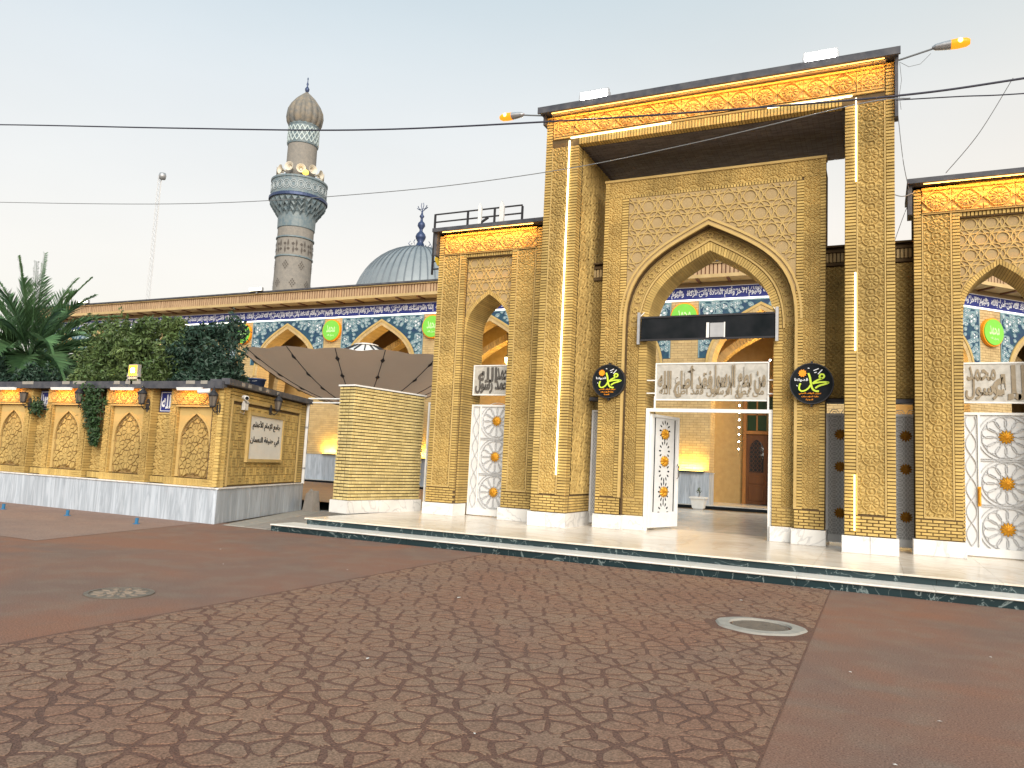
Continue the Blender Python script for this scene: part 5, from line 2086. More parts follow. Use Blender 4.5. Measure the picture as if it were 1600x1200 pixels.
def medallion(x, y, z, rz, label):
    o = empty('wall_medallion', (x, y, z), label, 'medallion', 'lime-green medallions on the arcade piers', rz=rz)
    n, R = 40, .52
    d = MB()
    vs = [(R * math.cos(2 * PI * k / n), -.20, R * math.sin(2 * PI * k / n)) for k in range(n)]
    d.add(vs + [(a[0], -.04, a[2]) for a in vs], [tuple(range(n))] + [(k, k + n, (k + 1) % n + n, (k + 1) % n) for k in range(n)])
    d.build('medallion_disc', m_lime, o, local=True)
    r = MB()
    for k in range(n):
        a0, a1 = 2 * PI * k / n, 2 * PI * (k + 1) / n
        q = [(rr * math.cos(a), rr * math.sin(a)) for rr, a in ((R, a0), (R, a1), (R + .05, a1), (R + .05, a0))]
        r.add([(p[0], -.16, p[1]) for p in q] + [(p[0], -.02, p[1]) for p in q], [(0, 1, 2, 3), (2, 6, 7, 3)])
    r.build('medallion_rim', m_orange, o, local=True)
    t = MB()
    lettering(t, 'محمد', -.27, .27, -.12, .26, -.212, .012, off=.01)
    lettering(t, 'رسول الله', -.22, .22, -.32, -.20, -.212, .012, off=.01)
    t.build('medallion_script', M('pale_green_script', (.55, .80, .40), .5), o, local=True)


for k, lab in ((0, 'lime-green round medallion behind the black display board in the arch'), (2, 'lime-green round medallion half hidden by the gate tower'), (3, 'lime-green round medallion between two blue-tiled arches above the umbrella'), (4, 'lime-green round medallion on the pier behind the shrubs')):
    medallion(bays[k] - w2, AY, 8.0, 0, lab)
medallion(wingx + cd_ * BP, wingy + sd_ * BP, 7.75, WA, 'lime-green round medallion seen through the cut-off tower arch')

# wooden door in the gallery behind the portal
dr = empty('wooden_door', (bays[0] - .3, AY + 3.5, FZ), 'carved brown wooden door with a lattice light inside the gate arch', 'door')
dx0, dx1, dy = -5.22, -3.2, AY + 3.55
MB().box(dx0, dx0 + .14, dy - .12, dy, FZ, 5.2).box(dx1 - .14, dx1, dy - .12, dy, FZ, 5.2).box(dx0 + .14, dx1 - .14, dy - .12, dy, 5.06, 5.2).box(dx0 + .14, dx1 - .14, dy - .12, dy, 3.42, 3.56).build('door_frame', m_woodl, dr)
for a, b in ((dx0 + .14, (dx0 + dx1) / 2 - .005), ((dx0 + dx1) / 2 + .005, dx1 - .14)):
    lf = MB()
    lf.box(a, b, dy - .06, dy, FZ + .02, 3.40)
    leafo = lf.build('door_leaf', m_wood, dr)
    MB().cbox(a + .1, b - .1, dy - .085, dy - .06, FZ + .15, 1.15, .02).cbox(a + .1, b - .1, dy - .085, dy - .06, 1.27, 1.62, .02).build('door_panel', m_wood, leafo)
    MB().prism([(a + .14, 1.78)] + [(b - .14, 1.78)] + [(x, z) for x, z in reversed(arch((b - a) / 2 - .14, 2.7, 3.2, 8, (a + b) / 2))], dy - .07, dy - .061).build('lattice_light', m_glass, leafo)
    gr = MB()
    for i in range(4):
        for j in range(7):
            c0 = (a + .22 + i * .17, 1.88 + j * .19)
            if c0[0] < b - .18:
                gr.ribbon([(c0[0] + .085 * math.cos(q * PI / 3), c0[1] + .085 * math.sin(q * PI / 3)) for q in range(7)], .014, dy - .08, dy - .068)
    gr.build('lattice', m_wood, leafo)
    MB().box(a + .04, b - .04, dy - .05, dy - .03, 3.58, 5.04).build('transom_pane', m_ggreen, dr)
    MB().box((a + b) / 2 - .03, (a + b) / 2 + .03, dy - .07, dy - .04, 3.57, 5.05).box(a + .04, b - .04, dy - .07, dy - .04, 4.25, 4.31).build('transom_bar', m_woodl, dr)
# bronze plaque on the pier
MB_pl = empty('bronze_plaque', (-6.2, AY - .05, 6.0), 'small bronze relief plaque on the arcade pier above the script panel', 'plaque')
MB().cbox(-6.73, -5.55, AY - .06, AY - .014, 5.62, 6.10, .02).build('plaque_plate', m_bronze, MB_pl)
lt = MB()
lettering(lt, 'الحمد لله', -6.6, -5.68, 5.70, 6.02, AY - .075, .016, off=.01)
lt.build('plaque_script', m_bronze, MB_pl)

# lamps of the gallery


def uplight(x, y, z, w, label, e, col=(1.0, .62, .10)):
    o = empty('uplight', (x, y, z), label, 'uplight', 'warm uplights on the arcade dado')
    MB().box(x - w / 2, x + w / 2, y - .10, y - .03, z, z + .05).build('housing', m_black, o)
    MB().box(x - w / 2 + .03, x + w / 2 - .03, y - .095, y - .05, z + .05, z + .056).build('lens', M('uplight_lens', (1, .8, .3), .4, emit=(1, .66, .16), estr=6), o)
    area_lamp('uplight_light', o, (x, y - .10, z + .08), w - .1, .06, e, col, (0, .20, 1))


uplight(-6.75, AY - .07, 1.66, 1.2, 'warm uplight washing the pier inside the gate arch', 40)
uplight(bays[3] - w2 + .5, AY - .07, 1.66, 1.1, 'warm uplight washing the arcade pier beyond the end wall', 46)
uplight(bays[2] - w2, AY - .07, 1.66, 1.0, 'warm uplight washing the arcade pier behind the brick wall', 40)


def gallery_lantern(x, y, z, label, e, col=(1.0, .64, .18)):
    o = empty('hanging_lantern', (x, y, z), label, 'lantern', 'lanterns hanging in the arcade')
    MB().tube([(x, y, z + .38), (x, y, 8.6)], .012, 5).build('chain', m_iron, o)
    MB().lathe([(.0, 0), (.10, .02), (.14, .30), (.0, .30)], 8, x, y).build('lantern_glass', m_lanternlit, o)
    MB().lathe([(.16, .30), (.12, .36), (.04, .40), (0, .42)], 8, x, y).lathe([(.0, -.05), (.06, -.02), (.105, .02)], 8, x, y).build('lantern_cap', m_iron, o)
    for c in o.children:
        if c.name.startswith('lantern'):
            c.location.z = z
    point_lamp('lantern_light', o, (x, y, z - .15), e, col, .15)


for k, (dx, e, lab) in enumerate(((1.4, 330, 'lit lantern hanging in the arcade bay behind the open gate'), (.6, 330, 'lit lantern hanging in the arcade bay seen through the tower arch'), (.2, 120, 'lit lantern hanging in the arcade bay behind the gate tower'), (1.3, 70, 'small lit lantern under the dark arch above the umbrella'), (.0, 60, 'lit lantern hanging in the arcade bay behind the shrubs'))):
    gallery_lantern(bays[k] + dx, AY + (1.6 if k != 3 else .6), 6.4 if k != 3 else 6.5, lab, e)
gallery_lantern(wingx + cd_ * w2 - 1.0, wingy + sd_ * w2 + 1.2, 6.0, 'lit lantern in the canted corner bay', 150)


def bulb_string(pts, label, n):
    o = empty('string_lights', pts[0], label, 'string lights', 'strings of white bulbs')
    MB().tube(pts, .008, 5).build('cord', m_cable, o)
    P = [Vector(p) for p in pts]
    L = [0]
    for a, b in zip(P[:-1], P[1:]):
        L.append(L[-1] + (b - a).length)
    me = MB().lathe([(0, -.035), (.026, -.018), (.032, 0), (.026, .018), (0, .035)], 10).mesh('bulb', m_bulb, True)
    for k in range(n):
        t = L[-1] * (k + .5) / n
        i = max(j for j in range(len(L) - 1) if L[j] <= t)
        place(me, 'bulb', o, P[i] + (P[i + 1] - P[i]) * ((t - L[i]) / (L[i + 1] - L[i])))


A0 = arch(1.75, 5.7, 8.0, 10, bays[0])
bulb_string([(-4.84, AY - .1, 2.5), (-4.84, AY - .1, 4.5)], 'vertical string of white bulbs on the pier inside the gate arch', 7)
bulb_string([(-4.7, AY + .3, 5.3), (-4.3, AY + .3, 5.75), (-3.9, AY + .3, 6.1), (-3.4, AY + .3, 6.45)], 'string of white bulbs under the arcade arch behind the script panel', 6)
bulb_string([(wingx + cd_ * q - .15, wingy + sd_ * q - .25, z) for q, z in ((-.2, 5.8), (.8, 6.6), (2.0, 7.5), (2.9, 8.4), (3.2, 9.0))], 'string of white bulbs crossing the arch of the cut-off tower', 9)

for (x, lab) in ((-29.75, 'small white floodlight on the arcade roof edge beside the minaret'), (-43.6, 'small white floodlight on the arcade roof edge above the palm fronds')):
    o = empty('roof_floodlight', (x, AY - .9, 10.1), lab, 'floodlight', 'floodlights on the arcade roof')
    MB().box(x - .45, x + .45, AY - 1.0, AY - .85, 10.12, 10.3).build('housing', m_steel, o)
    MB().box(x - .42, x + .42, AY - 1.01, AY - 1.0, 10.13, 10.29).build('lens', m_ledw, o)
    MB().box(x - .04, x + .04, AY - .9, AY - .84, 10.0, 10.12).build('bracket', m_steel, o)

# white planter pot
po = empty('planter_pot', (-6.05, 29.4, PZ), 'small white planter pot with a bare stem inside the gate', 'planter')
px, py = -6.02, 29.3
pt = MB()
for (z0, z1, a0, a1) in ((.0, .04, .16, .18), (.04, .40, .20, .26), (.40, .46, .30, .30)):
    pt.add([(px - a0, py - a0, PZ + z0), (px + a0, py - a0, PZ + z0), (px + a0, py + a0, PZ + z0), (px - a0, py + a0, PZ + z0), (px - a1, py - a1, PZ + z1), (px + a1, py - a1, PZ + z1), (px + a1, py + a1, PZ + z1), (px - a1, py + a1, PZ + z1)],
           [(0, 3, 2, 1), (4, 5, 6, 7), (0, 1, 5, 4), (1, 2, 6, 5), (2, 3, 7, 6), (3, 0, 4, 7)])
pt.build('pot', m_white, po)
MB().tube([(px, py, PZ + .44), (px + .03, py, PZ + .62), (px - .02, py, PZ + .72)], .015, 5).tube([(px + .02, py, PZ + .58), (px + .1, py, PZ + .7)], .01, 5).build('stem', m_stem, po)
leaf_p = MB()
leaf_cloud(leaf_p, [(px + random.gauss(0, .05), py + random.gauss(0, .05), PZ + .72 + random.gauss(0, .05)) for k in range(30)], .04)
leaf_p.build('leaves', m_leafa, po)

# ================================================================== folded canvas umbrella
UX, UY = -18.0, 24.2
um = empty('courtyard_umbrella', (UX, UY, PZ), 'huge brown inverted canvas umbrella with white cap behind the brick wall', 'umbrella')
NR, seg = 16, 64
UR, UZ0, UZ1 = 4.15, 3.55, 5.25


def urim(a):
    n = 3.4
    b = a - rad(22)
    return UR / (abs(math.cos(b)) ** n + abs(math.sin(b)) ** n) ** (1 / n)


cv = MB()
rings = 10
vs = []
for i in range(rings + 1):
    q = i / rings
    for j in range(seg):
        a = 2 * PI * j / seg
        bil = 1 - .012 * (1 - abs(math.cos(a * NR / 2))) * 4 * q
        r = .35 + (urim(a) - .35) * q * bil
        vs.append((UX + r * math.cos(a), UY + r * math.sin(a), UZ0 + (UZ1 - UZ0) * (q ** 1.75) - .06 * (1 - abs(math.cos(a * NR / 2))) * q))
fs = []
for i in range(rings):
    for j in range(seg):
        fs.append((i * seg + j, i * seg + (j + 1) % seg, (i + 1) * seg + (j + 1) % seg, (i + 1) * seg + j))
cv.add(vs, fs)
cv.build('canvas', m_canvas, um, True)
kn = MB()
for k in range(NR):
    a = 2 * PI * k / NR
    P = []
    for i in range(rings + 1):
        q = i / rings
        r = .35 + (urim(a) - .35) * q
        P.append(Vector((UX + r * math.cos(a), UY + r * math.sin(a), UZ0 + (UZ1 - UZ0) * (q ** 1.75) - .02)))
    sm = MB().tube(P, .014, 5)
    sm.build('rib_seam', m_iron, um)
    for i in (3, 5, 7, 9):
        t = (P[i] - P[i - 1]).normalized()
        sd2 = t.cross(Vector((0, 0, 1))).normalized()
        nn = sd2.cross(t)
        c = P[i] - nn * .025
        kn.add([c - t * .16, c + sd2 * .08, c + t * .16, c - sd2 * .08, c - nn * .03], [(0, 1, 4), (1, 2, 4), (2, 3, 4), (3, 0, 4), (3, 2, 1, 0)])
tag(kn.build('seam_patches', m_iron, um), kind='stuff')
MB().lathe([(.16, PZ), (.16, UZ0 + .2), (.40, UZ0 + .05), (.40, UZ0 + .25), (.12, UZ0 + .3), (.12, 5.8)], 20, UX, UY).build('mast', m_white, um, True)
cap = MB()
cap.lathe([(1.02, 5.62), (.98, 5.66), (.55, 5.86), (.40, 5.95)], 16, UX, UY)
cap.build('mast_cap', m_white, um)
MB().lathe([(.47, 5.96), (.48, 6.0), (.3, 6.04), (.0, 6.06)], 20, UX, UY).build('cap_crown', m_white, um)
for k in range(16):
    a = 2 * PI * (k + .5) / 16
    MB().tube([(UX + 1.0 * math.cos(a), UY + 1.0 * math.sin(a), 5.675), (UX + .44 * math.cos(a), UY + .44 * math.sin(a), 5.955)], .03, 4).build('cap_slot', m_iron, um)

# ================================================================== minaret, dome, mast
mx, my = -40.9, 45.0
mn = empty('minaret', (mx, my, 0), 'round brick minaret with blue tiled balcony, loudspeakers and ribbed onion dome', 'minaret')
MB().lathe([(1.52, 0), (1.42, 12), (1.36, 19.2)], 40, mx, my).build('lower_shaft', m_minbrick, mn, True)
for z in (16.55, 18.05):
    r = 1.40
    MB().lathe([(r, z), (r + .05, z + .03), (r + .05, z + .12), (r, z + .15)], 40, mx, my).build('ring_band', m_mintile, mn)
dk = MB()


def on_shaft(a, z, r, dz, da):
    q = [(a - da, z), (a, z - dz), (a + da, z), (a, z + dz)]
    return [(mx + r * math.cos(t), my + r * math.sin(t), zz) for t, zz in q]


ang0 = math.atan2(-my, -mx)
for (za, n, rowz) in ((14.5, 3, .42), (15.9, 3, .36)):
    for c in range(-4, 5):
        for i in range(-n, n + 1):
            for j in range(-n, n + 1):
                if (abs(i) + abs(j)) <= n and (i + j) % 2 == 0:
                    a = ang0 + c * .85 + (.42 if za > 15 else 0) + i * .07
                    dk.add(on_shaft(a, za + j * .14, 1.445, .07, .04), [(0, 1, 2, 3)])
for k in range(14):
    a = ang0 + (k - 7) * .45
    for s in (-1, 1):
        dk.add(on_shaft(a + s * .08, 17.35 + .25 * s, 1.425, .30, .05), [(0, 1, 2, 3)])
        dk.add(on_shaft(a - s * .1, 17.35 + .2 * s, 1.425, .12, .09), [(0, 1, 2, 3)])
tag(dk.build('brick_patterns', m_mindark, mn), kind='stuff')
# balcony on tiers of small corbels
MB().lathe([(1.38, 18.9), (1.42, 18.95), (1.44, 20.0), (1.48, 20.2)], 40, mx, my).build('corbel_drum', m_mintile, mn)
cb = MB()
for tier, (z, r0, r1, n) in enumerate(((20.05, 1.42, 1.66, 18), (20.4, 1.6, 1.9, 22), (20.75, 1.85, 2.12, 26))):
    for k in range(n):
        a = 2 * PI * (k + .5 * (tier % 2)) / n
        d = PI / n * .8
        P = lambda r, t, zz: (mx + r * math.cos(t), my + r * math.sin(t), zz)
        cb.add([P(r0, a - d, z + .05), P(r0, a + d, z + .05), P(r0, a, z - .32), P(r1, a - d, z + .3), P(r1, a + d, z + .3), P(r1, a, z + .0), P(r0, a - d, z + .36), P(r0, a + d, z + .36)],
               [(0, 2, 5, 3), (2, 1, 4, 5), (3, 5, 4), (3, 4, 7, 6)])
tag(cb.build('corbels', m_mintile, mn), kind='stuff')
MB().lathe([(1.5, 20.1), (1.66, 20.5), (1.9, 20.85), (2.14, 21.12), (2.18, 21.4), (2.10, 21.45), (2.10, 22.55), (2.16, 22.6), (2.16, 22.74), (2.0, 22.74), (2.0, 21.05)], 44, mx, my).build('balcony_parapet', m_mintile, mn)
MB().lathe([(2.17, 21.12), (2.24, 21.15), (2.24, 21.34), (2.18, 21.4)], 44, mx, my).build('balcony_rim', m_bluefin, mn)
pd_ = MB()
for k in range(24):
    a = 2 * PI * k / 24
    for rr in (.30, .17):
        pts = [(a + rr / 2.12 * math.cos(t * PI / 6), 22.0 + rr * 1.15 * math.sin(t * PI / 6)) for t in range(13)]
        for p, q in zip(pts[:-1], pts[1:]):
            P = lambda t, zz, r: (mx + r * math.cos(t), my + r * math.sin(t), zz)
            pd_.tube([P(p[0], p[1], 2.115), P(q[0], q[1], 2.115)], .03, 4)
tag(pd_.build('parapet_rosettes', M('rosette_grey', (.36, .40, .42), .5), mn), kind='stuff')
MB().lathe([(2.05, 21.05), (0, 21.05)], 30, mx, my).build('balcony_floor', m_minbrick, mn)
MB().lathe([(1.16, 21.0), (1.12, 25.9)], 36, mx, my).build('upper_shaft', m_minbrick, mn, True)
MB().lathe([(1.22, 22.8), (1.36, 22.9), (1.36, 23.02), (1.18, 23.1)], 36, mx, my).build('hood_ring', m_mindark, mn)
MB().lathe([(1.14, 25.7), (1.18, 25.75), (1.18, 27.2), (1.22, 27.3), (1.16, 27.4)], 36, mx, my).build('tile_band', m_mintile, mn)
zz = MB()
for k in range(10):
    for s in (-1, 1):
        for ph in (0, .5):
            a0 = 2 * PI * (k + ph) / 10
            pts = [(a0 + s * 2 * PI / 10 * t / 4, 25.85 + 1.25 * t / 4) for t in range(5)]
            zz.tube([(mx + 1.19 * math.cos(p[0]), my + 1.19 * math.sin(p[0]), p[1]) for p in pts], .05, 4)
tag(zz.build('lozenge_tilework', M('pale_lozenge', (.45, .52, .52), .5), mn), kind='stuff')
prof = [(1.10, 27.35), (1.26, 27.7), (1.32, 28.1), (1.26, 28.6), (1.05, 29.1), (.72, 29.6), (.35, 30.0), (.10, 30.25), (0, 30.3)]
MB().lathe(prof, 96, mx, my, flute=lambda a, z: 1 + .10 * abs(math.sin(a * 8)) ** .8).build('onion_dome', m_mindome, mn, True)
MB().lathe([(.06, 30.2), (.16, 30.4), (.18, 30.55), (.08, 30.72), (.04, 30.8), (.09, 30.95), (.04, 31.1), (.03, 31.3), (.06, 31.42), (0, 31.55)], 12, mx, my).build('finial', m_bluefin, mn, True)
m_horn = M('horn_cream', (.62, .56, .46), .5)
for k in range(9):
    a = ang0 + (k - 4) * .52
    c, s = math.cos(a), math.sin(a)
    base = Vector((mx + 1.25 * c, my + 1.25 * s, 23.35 + (.12 if k % 2 else 0)))
    h = MB()
    n = 16
    P = []
    dirv = Vector((c, s, .05))
    sidev = Vector((-s, c, 0))
    upv = Vector((0, 0, 1))
    ringsh = [(.0, .06), (.25, .10), (.45, .2), (.55, .33), (.56, .36)]
    for d, r in ringsh:
        P.append([base + dirv * d + sidev * r * math.cos(2 * PI * j / n) + upv * r * math.sin(2 * PI * j / n) for j in range(n)])
    for u_, v_ in zip(P[:-1], P[1:]):
        h.add(u_ + v_, [(j, (j + 1) % n, (j + 1) % n + n, j + n) for j in range(n)])
    h.add([base + dirv * .30 + sidev * .09 * math.cos(2 * PI * j / n) + upv * .09 * math.sin(2 * PI * j / n) for j in range(n)], [tuple(range(n))])
    ho = tag(h.build('loudspeaker', m_horn, None, True), ['cream horn loudspeaker on the minaret balcony, turned to the far side'] * 0 or None, None)
    ho.parent = mn
    ho.matrix_parent_inverse = wmat(mn).inverted()
MB().lathe([(.0, -.22), (.2, -.12), (.24, 0), (.2, .12), (0, .22)], 12).build('balcony_lamp', M('amber_globe', (1, .7, .1), .4, emit=(1, .62, .06), estr=1.6), mn, True, loc=(mx + 1.62, my - 1.25, 23.0))

dx, dyy = -29.35, 45.0
dm = empty('lead_dome', (dx, dyy, 0), 'grey ribbed lead dome with blue finial behind the arcade roof', 'dome')
R, zc = 4.45, 12.15
profd = [(R, 9.0), (R, zc)] + [(R * math.cos(t * PI / 28), zc + R * math.sin(t * PI / 28)) for t in range(1, 14)] + [(.05, zc + R + .02)]
MB().lathe(profd, 80, dx, dyy).build('dome_shell', m_lead, dm, True)
for k in range(52):
    a = 2 * PI * k / 52
    MB().tube([(dx + (R + .01) * math.cos(t * PI / 28) * math.cos(a), dyy + (R + .01) * math.cos(t * PI / 28) * math.sin(a), zc + (R + .01) * math.sin(t * PI / 28)) for t in range(0, 14)], .055, 4).build('dome_seam', m_leadd, dm)
MB().lathe([(.75, 16.35), (.62, 16.62), (.35, 16.72), (.26, 16.95), (.2, 17.05), (.34, 17.3), (.38, 17.45), (.3, 17.65), (.12, 17.85), (.12, 18.0), (.28, 18.25), (.24, 18.45), (.1, 18.6), (.08, 18.8), (.18, 18.95), (.08, 19.1), (.04, 19.4), (0, 19.5)], 16, dx, dyy).build('finial', m_bluefin, dm, True)
cl = MB()
for s in (-1, 1):
    for p in ([(0, 19.3), (.25, 19.45), (.42, 19.75)], [(.1, 19.5), (.35, 19.5), (.5, 19.6)], [(0, 19.4), (.12, 19.75), (.08, 19.95)]):
        cl.tube([(dx + s * x * .9, dyy, z) for x, z in p], .03, 4)
for k in range(8):
    a = 2 * PI * k / 8
    cl.tube([(dx + .6 * math.cos(a), dyy + .6 * math.sin(a), 16.6), (dx + .85 * math.cos(a), dyy + .85 * math.sin(a), 16.85), (dx + .7 * math.cos(a), dyy + .7 * math.sin(a), 17.05)], .03, 4)
cl.build('finial_scrolls', m_bluefin, dm)

# far lattice mast with a lamp head
m0 = Vector((-75.73, 60, 0))
ms = empty('lattice_mast', m0, 'tall thin lattice mast with a lamp head far behind the arcade', 'mast')
st = MB()
H = 33.2
for k in range(3):
    a = 2 * PI * k / 3
    st.tube([(m0.x + .28 * math.cos(a), m0.y + .28 * math.sin(a), 0), (m0.x + .22 * math.cos(a), m0.y + .22 * math.sin(a), H)], .04, 5)
z = 0
while z < H - .6:
    for k in range(3):
        a, b = 2 * PI * k / 3, 2 * PI * (k + 1) / 3
        st.tube([(m0.x + .26 * math.cos(a), m0.y + .26 * math.sin(a), z), (m0.x + .26 * math.cos(b), m0.y + .26 * math.sin(b), z + .6)], .018, 4)
    z += .6
m_mast = M('pale_mast', (.55, .56, .58), .6)
tag(st.build('lattice', m_mast, ms), kind='stuff')
MB().lathe([(0, H - .5), (.35, H - .4), (.42, H), (.35, H + .3), (.15, H + .35), (.0, H + .35)], 12, m0.x + .35, m0.y).build('lamp_head', m_steel, ms, True)
# ================================================================== roof sign frame on the tower
rf = empty('sign_scaffold', (-9.7, 17.9, 7.7), 'black steel sign frame with white letters on the tower roof', 'sign frame')
FY = 17.7
for x, z0, z1 in ((-11.10, 6.75, 8.47), (-10.06, 7.72, 8.45), (-9.24, 7.72, 8.44), (-8.42, 7.72, 8.43)):
    MB().box(x - .026, x + .026, FY - .02, FY + .02, z0, z1).build('upright', m_iron, rf)
for z in (7.80, 8.03, 8.24, 8.46):
    MB().box(-11.10, -8.42, FY - .014, FY + .014, z - .018, z + .018).build('cross_bar', m_iron, rf)
for z in (6.9, 7.12, 7.35, 7.58):
    MB().box(-11.10, -10.55, FY - .014, FY + .014, z - .018, z + .018).build('cross_bar', m_iron, rf)
MB().tube([(-11.05, FY, 7.45), (-10.7, FY, 6.95)], .013, 5).tube([(-10.06, FY, 7.95), (-9.85, FY, 7.72)], .013, 5).build('brace', m_iron, rf)
for a in ([(-9.70, 8.02), (-9.70, 8.50), (-9.66, 8.62), (-9.60, 8.50), (-9.60, 8.02)], [(-9.04, 7.76), (-9.06, 8.44), (-9.0, 8.62), (-8.92, 8.44), (-8.94, 7.76)]):
    MB().prism(a[::-1], FY - .09, FY - .03).build('sign_letter', m_white, rf)
MB().ribbon([(-10.0, 7.86), (-9.40, 8.20)], .05, FY - .08, FY - .03).build('sign_letter', m_iron, rf)
lt = MB()
lettering(lt, 'م', -9.72, -9.5, 7.72, 7.95, FY - .08, .05, off=.02)
lt.build('sign_letter', m_steel, rf)
yl = MB()
yl.ribbon([(-10.86, 7.32), (-10.93, 7.16), (-10.86, 7.02), (-10.66, 7.03), (-10.5, 7.10)], .10, FY - .10, FY - .03)
yl.build('yellow_letter', M('yellow_letter', (.75, .50, .03), .5), rf)

# ================================================================== planting behind the garden wall


def shrub(cx, cy, z0, z1, rx, ry, mat, n, label, lobes, size=.075):
    o = empty('shrub', (cx, cy, 0), label, 'shrub', 'shrubs behind the garden wall')
    L = []
    for k in range(lobes):
        a = random.uniform(0, 2 * PI)
        q = random.uniform(.2, 1) ** .5
        zc_ = z0 + (z1 - z0) * (.10 + .72 * random.random() * (1 - .45 * q * q))
        L.append((Vector((cx + rx * .74 * q * math.cos(a), cy + ry * .74 * q * math.sin(a), zc_)), random.uniform(.20, .46) * min(rx, (z1 - z0)) * .75))
    tw = MB()
    for k in range(7):
        a = random.uniform(0, 2 * PI)
        b = Vector((cx + random.gauss(0, rx * .25), cy + random.gauss(0, ry * .25), .0))
        c = L[k % len(L)][0]
        tw.tube([b, (b + c) / 2 + Vector((random.gauss(0, .1), random.gauss(0, .1), 0)), c], .05, 6, r1=.015)
    tw.build('trunk', m_stem, o)
    pts = []
    while len(pts) < n:
        c, r = random.choice(L)
        d = Vector((random.gauss(0, 1), random.gauss(0, 1), random.gauss(0, 1))).normalized()
        p = c + d * r * (random.random() ** .28) * random.uniform(.85, 1.12)
        if p.z > z0 * .8:
            pts.append(p)
    for k in range(170):      # stray twigs that break the outline
        c, r = random.choice(L)
        d = Vector((random.gauss(0, 1), random.gauss(0, 1), abs(random.gauss(.4, .7)))).normalized()
        for q in range(14):
            pts.append(c + d * r * (.9 + q * .045) + Vector((random.gauss(0, .04), random.gauss(0, .04), random.gauss(0, .04))))
    lf = MB()
    leaf_cloud(lf, pts, size)
    tag(lf.build('crown', mat, o), kind='stuff')
    return o


shrub(-21.2, 16.0, 2.9, 5.95, 2.1, 1.2, m_leafa, 15000, 'mid-green leafy shrub behind the garden wall beside the date palm', 34)
shrub(-19.2, 15.8, 2.9, 6.25, 1.7, 1.2, m_leafa, 15000, 'tall green leafy shrub right above the yellow floodlight', 32)
shrub(-17.1, 15.9, 2.9, 5.85, 1.45, 1.1, m_leafb, 15000, 'dark blue-green shrub behind the garden wall beside the brown umbrella', 28)
shrub(-25.5, 15.6, 2.6, 4.5, 2.4, 1.1, m_leafb, 10000, 'low dark shrub at the foot of the date palm', 16)


def palm(cx, cy, zc_, label, L=3.7, n=52):
    o = empty('date_palm', (cx, cy, 0), label, 'palm tree')
    tk = MB()
    prof = []
    z = 0
    while z < zc_ + .05:
        prof += [(.24, z), (.30, z + .1)]
        z += .16
    tk.lathe(prof, 14, cx, cy)
    tk.build('trunk', m_trunk, o)
    for k in range(n):
        az = k * 2.399963 + random.uniform(-.15, .15)
        el = rad(88) - (k / n) ** .85 * rad(112) + random.uniform(-.08, .08)
        ln = L * random.uniform(.85, 1.08) * (1.0 if el > rad(10) else .8)
        d = Vector((math.cos(az) * math.cos(el), math.sin(az) * math.cos(el), math.sin(el)))
        mb = MB()
        P = []
        p = Vector((cx, cy, zc_)) + Vector((math.cos(az), math.sin(az), 0)) * .14
        steps = 14
        for i in range(steps + 1):
            P.append(p.copy())
            d = (d + Vector((0, 0, -.06 - .06 * math.cos(el) * i / steps))).normalized()
            p = p + d * ln / steps
        mb.tube(P, .035, 4, r1=.006)
        for i in range(2, steps):
            for h in (0, .25, .5, .75):
                q = P[i] + (P[i + 1] - P[i]) * h
                t = (P[i + 1] - P[i]).normalized()
                sd = t.cross(Vector((0, 0, 1)))
                sd = sd.normalized() if sd.length > .05 else Vector((math.cos(az + 1.57), math.sin(az + 1.57), 0))
                upn = sd.cross(t)
                f = (i + h) / steps
                le = .72 * (math.sin(min(1, f * 1.15 + .12) * PI) ** .6 + .25) * random.uniform(.85, 1.1)
                for s in (-1, 1):
                    dv = (t * .95 + sd * s * random.uniform(.5, .75) + upn * random.uniform(.1, .45)).normalized()
                    w = sd.cross(dv).normalized() * .03
                    w = (upn * .5 + t * -.3).normalized() * .03
                    mb.add([q - w, q + w, q + dv * le * .6 + w * .8 + Vector((0, 0, -.02)), q + dv * le + Vector((0, 0, -.07)), q + dv * le * .6 - w * .8 + Vector((0, 0, -.02))], [(0, 1, 2, 3, 4)])
        mb.build('frond', m_frond, o)
    return o


palm(-26.6, 16.6, 4.55, 'date palm with feathery fronds rising behind the garden wall')

# ================================================================== overhead cables


def cable(pts, r, mat, label, group='overhead cables'):
    P = [Vector(p) for p in pts]
    out = []
    for i in range(len(P) - 1):
        p0, p1, p2, p3 = P[max(i - 1, 0)], P[i], P[i + 1], P[min(i + 2, len(P) - 1)]
        for q in range(10):
            t = q / 10
            out.append(.5 * (2 * p1 + (p2 - p0) * t + (2 * p0 - 5 * p1 + 4 * p2 - p3) * t * t + (3 * p1 - p0 - 3 * p2 + p3) * t ** 3))
    return tag(MB().tube(out + [P[-1]], r, 6).build('cable', mat), label, 'cable', group)


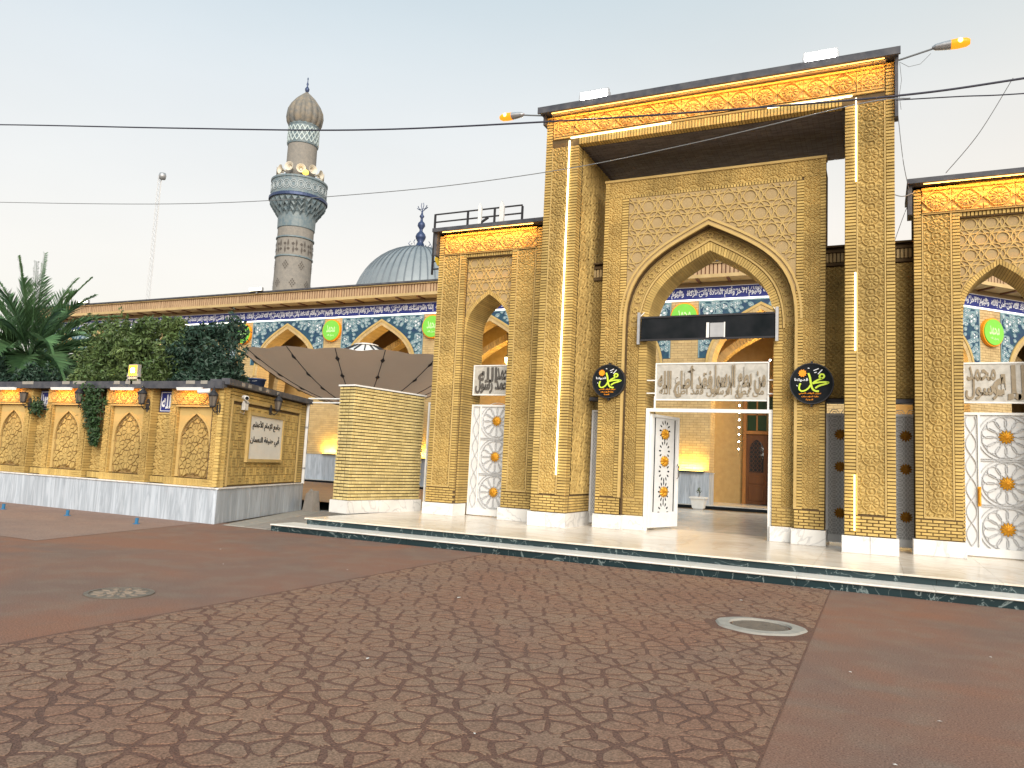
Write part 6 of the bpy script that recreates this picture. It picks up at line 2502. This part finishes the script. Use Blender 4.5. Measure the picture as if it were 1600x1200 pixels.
cable([(-36, 15.4, 13.9), (-27.85, 15.4, 12.66), (-19.11, 15.4, 11.21), (-12.27, 15.4, 10.12), (-6.76, 15.4, 9.49), (-2.84, 15.4, 9.13), (.36, 15.4, 8.89), (2.38, 15.4, 8.87), (6, 15.4, 8.95)], .022, m_cable, 'thick black cable crossing the whole sky and the frieze')
cable([(-34, 15.0, 10.5), (-26.6, 15, 9.57), (-17.53, 15, 8.56), (-10.93, 15, 8.15), (-6.53, 15, 8.12), (-3.3, 15, 8.33), (-.3, 15, 8.65), (.6, 15.6, 8.9)], .010, m_cable2, 'thin grey cable sagging across the sky below the thick one')
cable([(.36, 15.6, 8.90), (1.4, 15.4, 8.70), (2.32, 15.2, 8.50), (5, 15, 8.2)], .012, m_cable, 'thinner cable leaving the portal corner just below the thick one')
cable([(.40, 16.1, 8.9), (.50, 16.4, 8.0), (.62, 16.8, 7.5)], .007, m_cable2, 'thin wire dropping from the portal corner to the cut-off tower')
cable([(2.25, 15.6, 9.0), (1.75, 16.0, 8.2), (1.25, 16.6, 7.72)], .007, m_cable2, 'thin slanting wire rising from the cut-off tower roof')
cable([(.34, 16.5, 7.35), (.5, 16.6, 7.33), (.70, 16.8, 7.45)], .010, m_cable2, 'short sagging cable between portal pier and cut-off tower')
cable([(.36, 17.2, 6.6), (.52, 17.0, 7.05), (.68, 16.9, 7.45)], .006, m_cable2, 'thin wire slanting up to the cut-off tower corner from the link wall')

# ================================================================== manholes and ground litter
m1 = empty('manhole_cover', (-7.63, 6.05, 0), 'round patterned iron manhole cover in the reddish concrete', 'manhole cover')
x, y = -7.63, 6.05
MB().lathe([(.36, .002), (.36, .012), (.31, .014), (.31, .006), (0, .006)], 36, x, y).build('cover_rim', m_castiron, m1)
md = MB()
for k in range(12):
    a = 2 * PI * k / 12
    md.plate(petal_poly(.16, .29, .035, a, x, y), .006, .013, .004)
    md.plate(petal_poly(.05, .14, .02, a + .26, x, y), .006, .013, .004)
tag(md.build('cover_studs', M('worn_iron', (.26, .20, .15), .7, c2=(.18, .14, .11), vscale=12), m1), kind='stuff')
m2 = empty('manhole_cover', (-1.15, 8.98, 0), 'sunken manhole cover set in a pale concrete ring on the patterned path', 'manhole cover')
x, y = -1.15, 8.98
n = 40
rg = MB()
vs = []
for k in range(n):
    a = 2 * PI * k / n
    ro = .47 * (1 + .03 * math.sin(3 * a) + .02 * math.sin(7 * a))
    vs += [(x + ro * math.cos(a) * 1.02, y + ro * math.sin(a) * .95, .004), (x + (ro - .02) * math.cos(a) * 1.02, y + (ro - .02) * math.sin(a) * .95, .022), (x + .335 * math.cos(a), y + .335 * math.sin(a), .028), (x + .325 * math.cos(a), y + .325 * math.sin(a), .0045)]
fs = []
for k in range(n):
    for i in range(3):
        fs.append((k * 4 + i, ((k + 1) % n) * 4 + i, ((k + 1) % n) * 4 + i + 1, k * 4 + i + 1))
rg.add(vs, fs)
rg.build('concrete_ring', m_conc, m2)
MB().lathe([(.30, .0045), (.295, .0125), (.28, .0125), (.275, .008), (0, .008)], 36, x, y).build('iron_lid', m_castiron, m2)
cs_ = MB()
for k in range(7):
    yy2 = y - .22 + k * .075
    hw = math.sqrt(max(0, .26 ** 2 - (yy2 - y) ** 2))
    cs_.box(x - hw, x + hw, yy2 - .012, yy2 + .012, .008, .015)
cs_.build('lid_ribs', m_castiron, m2)
m_litter = M('paper_litter', (.62, .60, .56), .8)
lit = MB()
for (px_, py_, s) in ((-4.55, 8.3, .05), (-3.75, 5.35, .03), (-6.9, 9.2, .025), (-9.8, 9.6, .03), (-1.6, 10.6, .03), (-.2, 7.4, .02), (.4, 6.3, .02), (-5.5, 7.6, .018), (-8.5, 8.4, .02), (-2.2, 4.3, .015), (1.0, 8.9, .018), (.1, 5.2, .015)):
    a = random.uniform(0, PI)
    c, s_ = math.cos(a) * s, math.sin(a) * s
    lit.add([(px_ - c, py_ - s_, .014), (px_ + s_ * .5, py_ - c * .5, .018), (px_ + c, py_ + s_, .014), (px_ - s_ * .5, py_ + c * .5, .016)], [(0, 1, 2, 3)])
tag(lit.build('litter', m_litter), 'tiny scraps of pale litter scattered over the plaza', 'litter', kind='stuff')
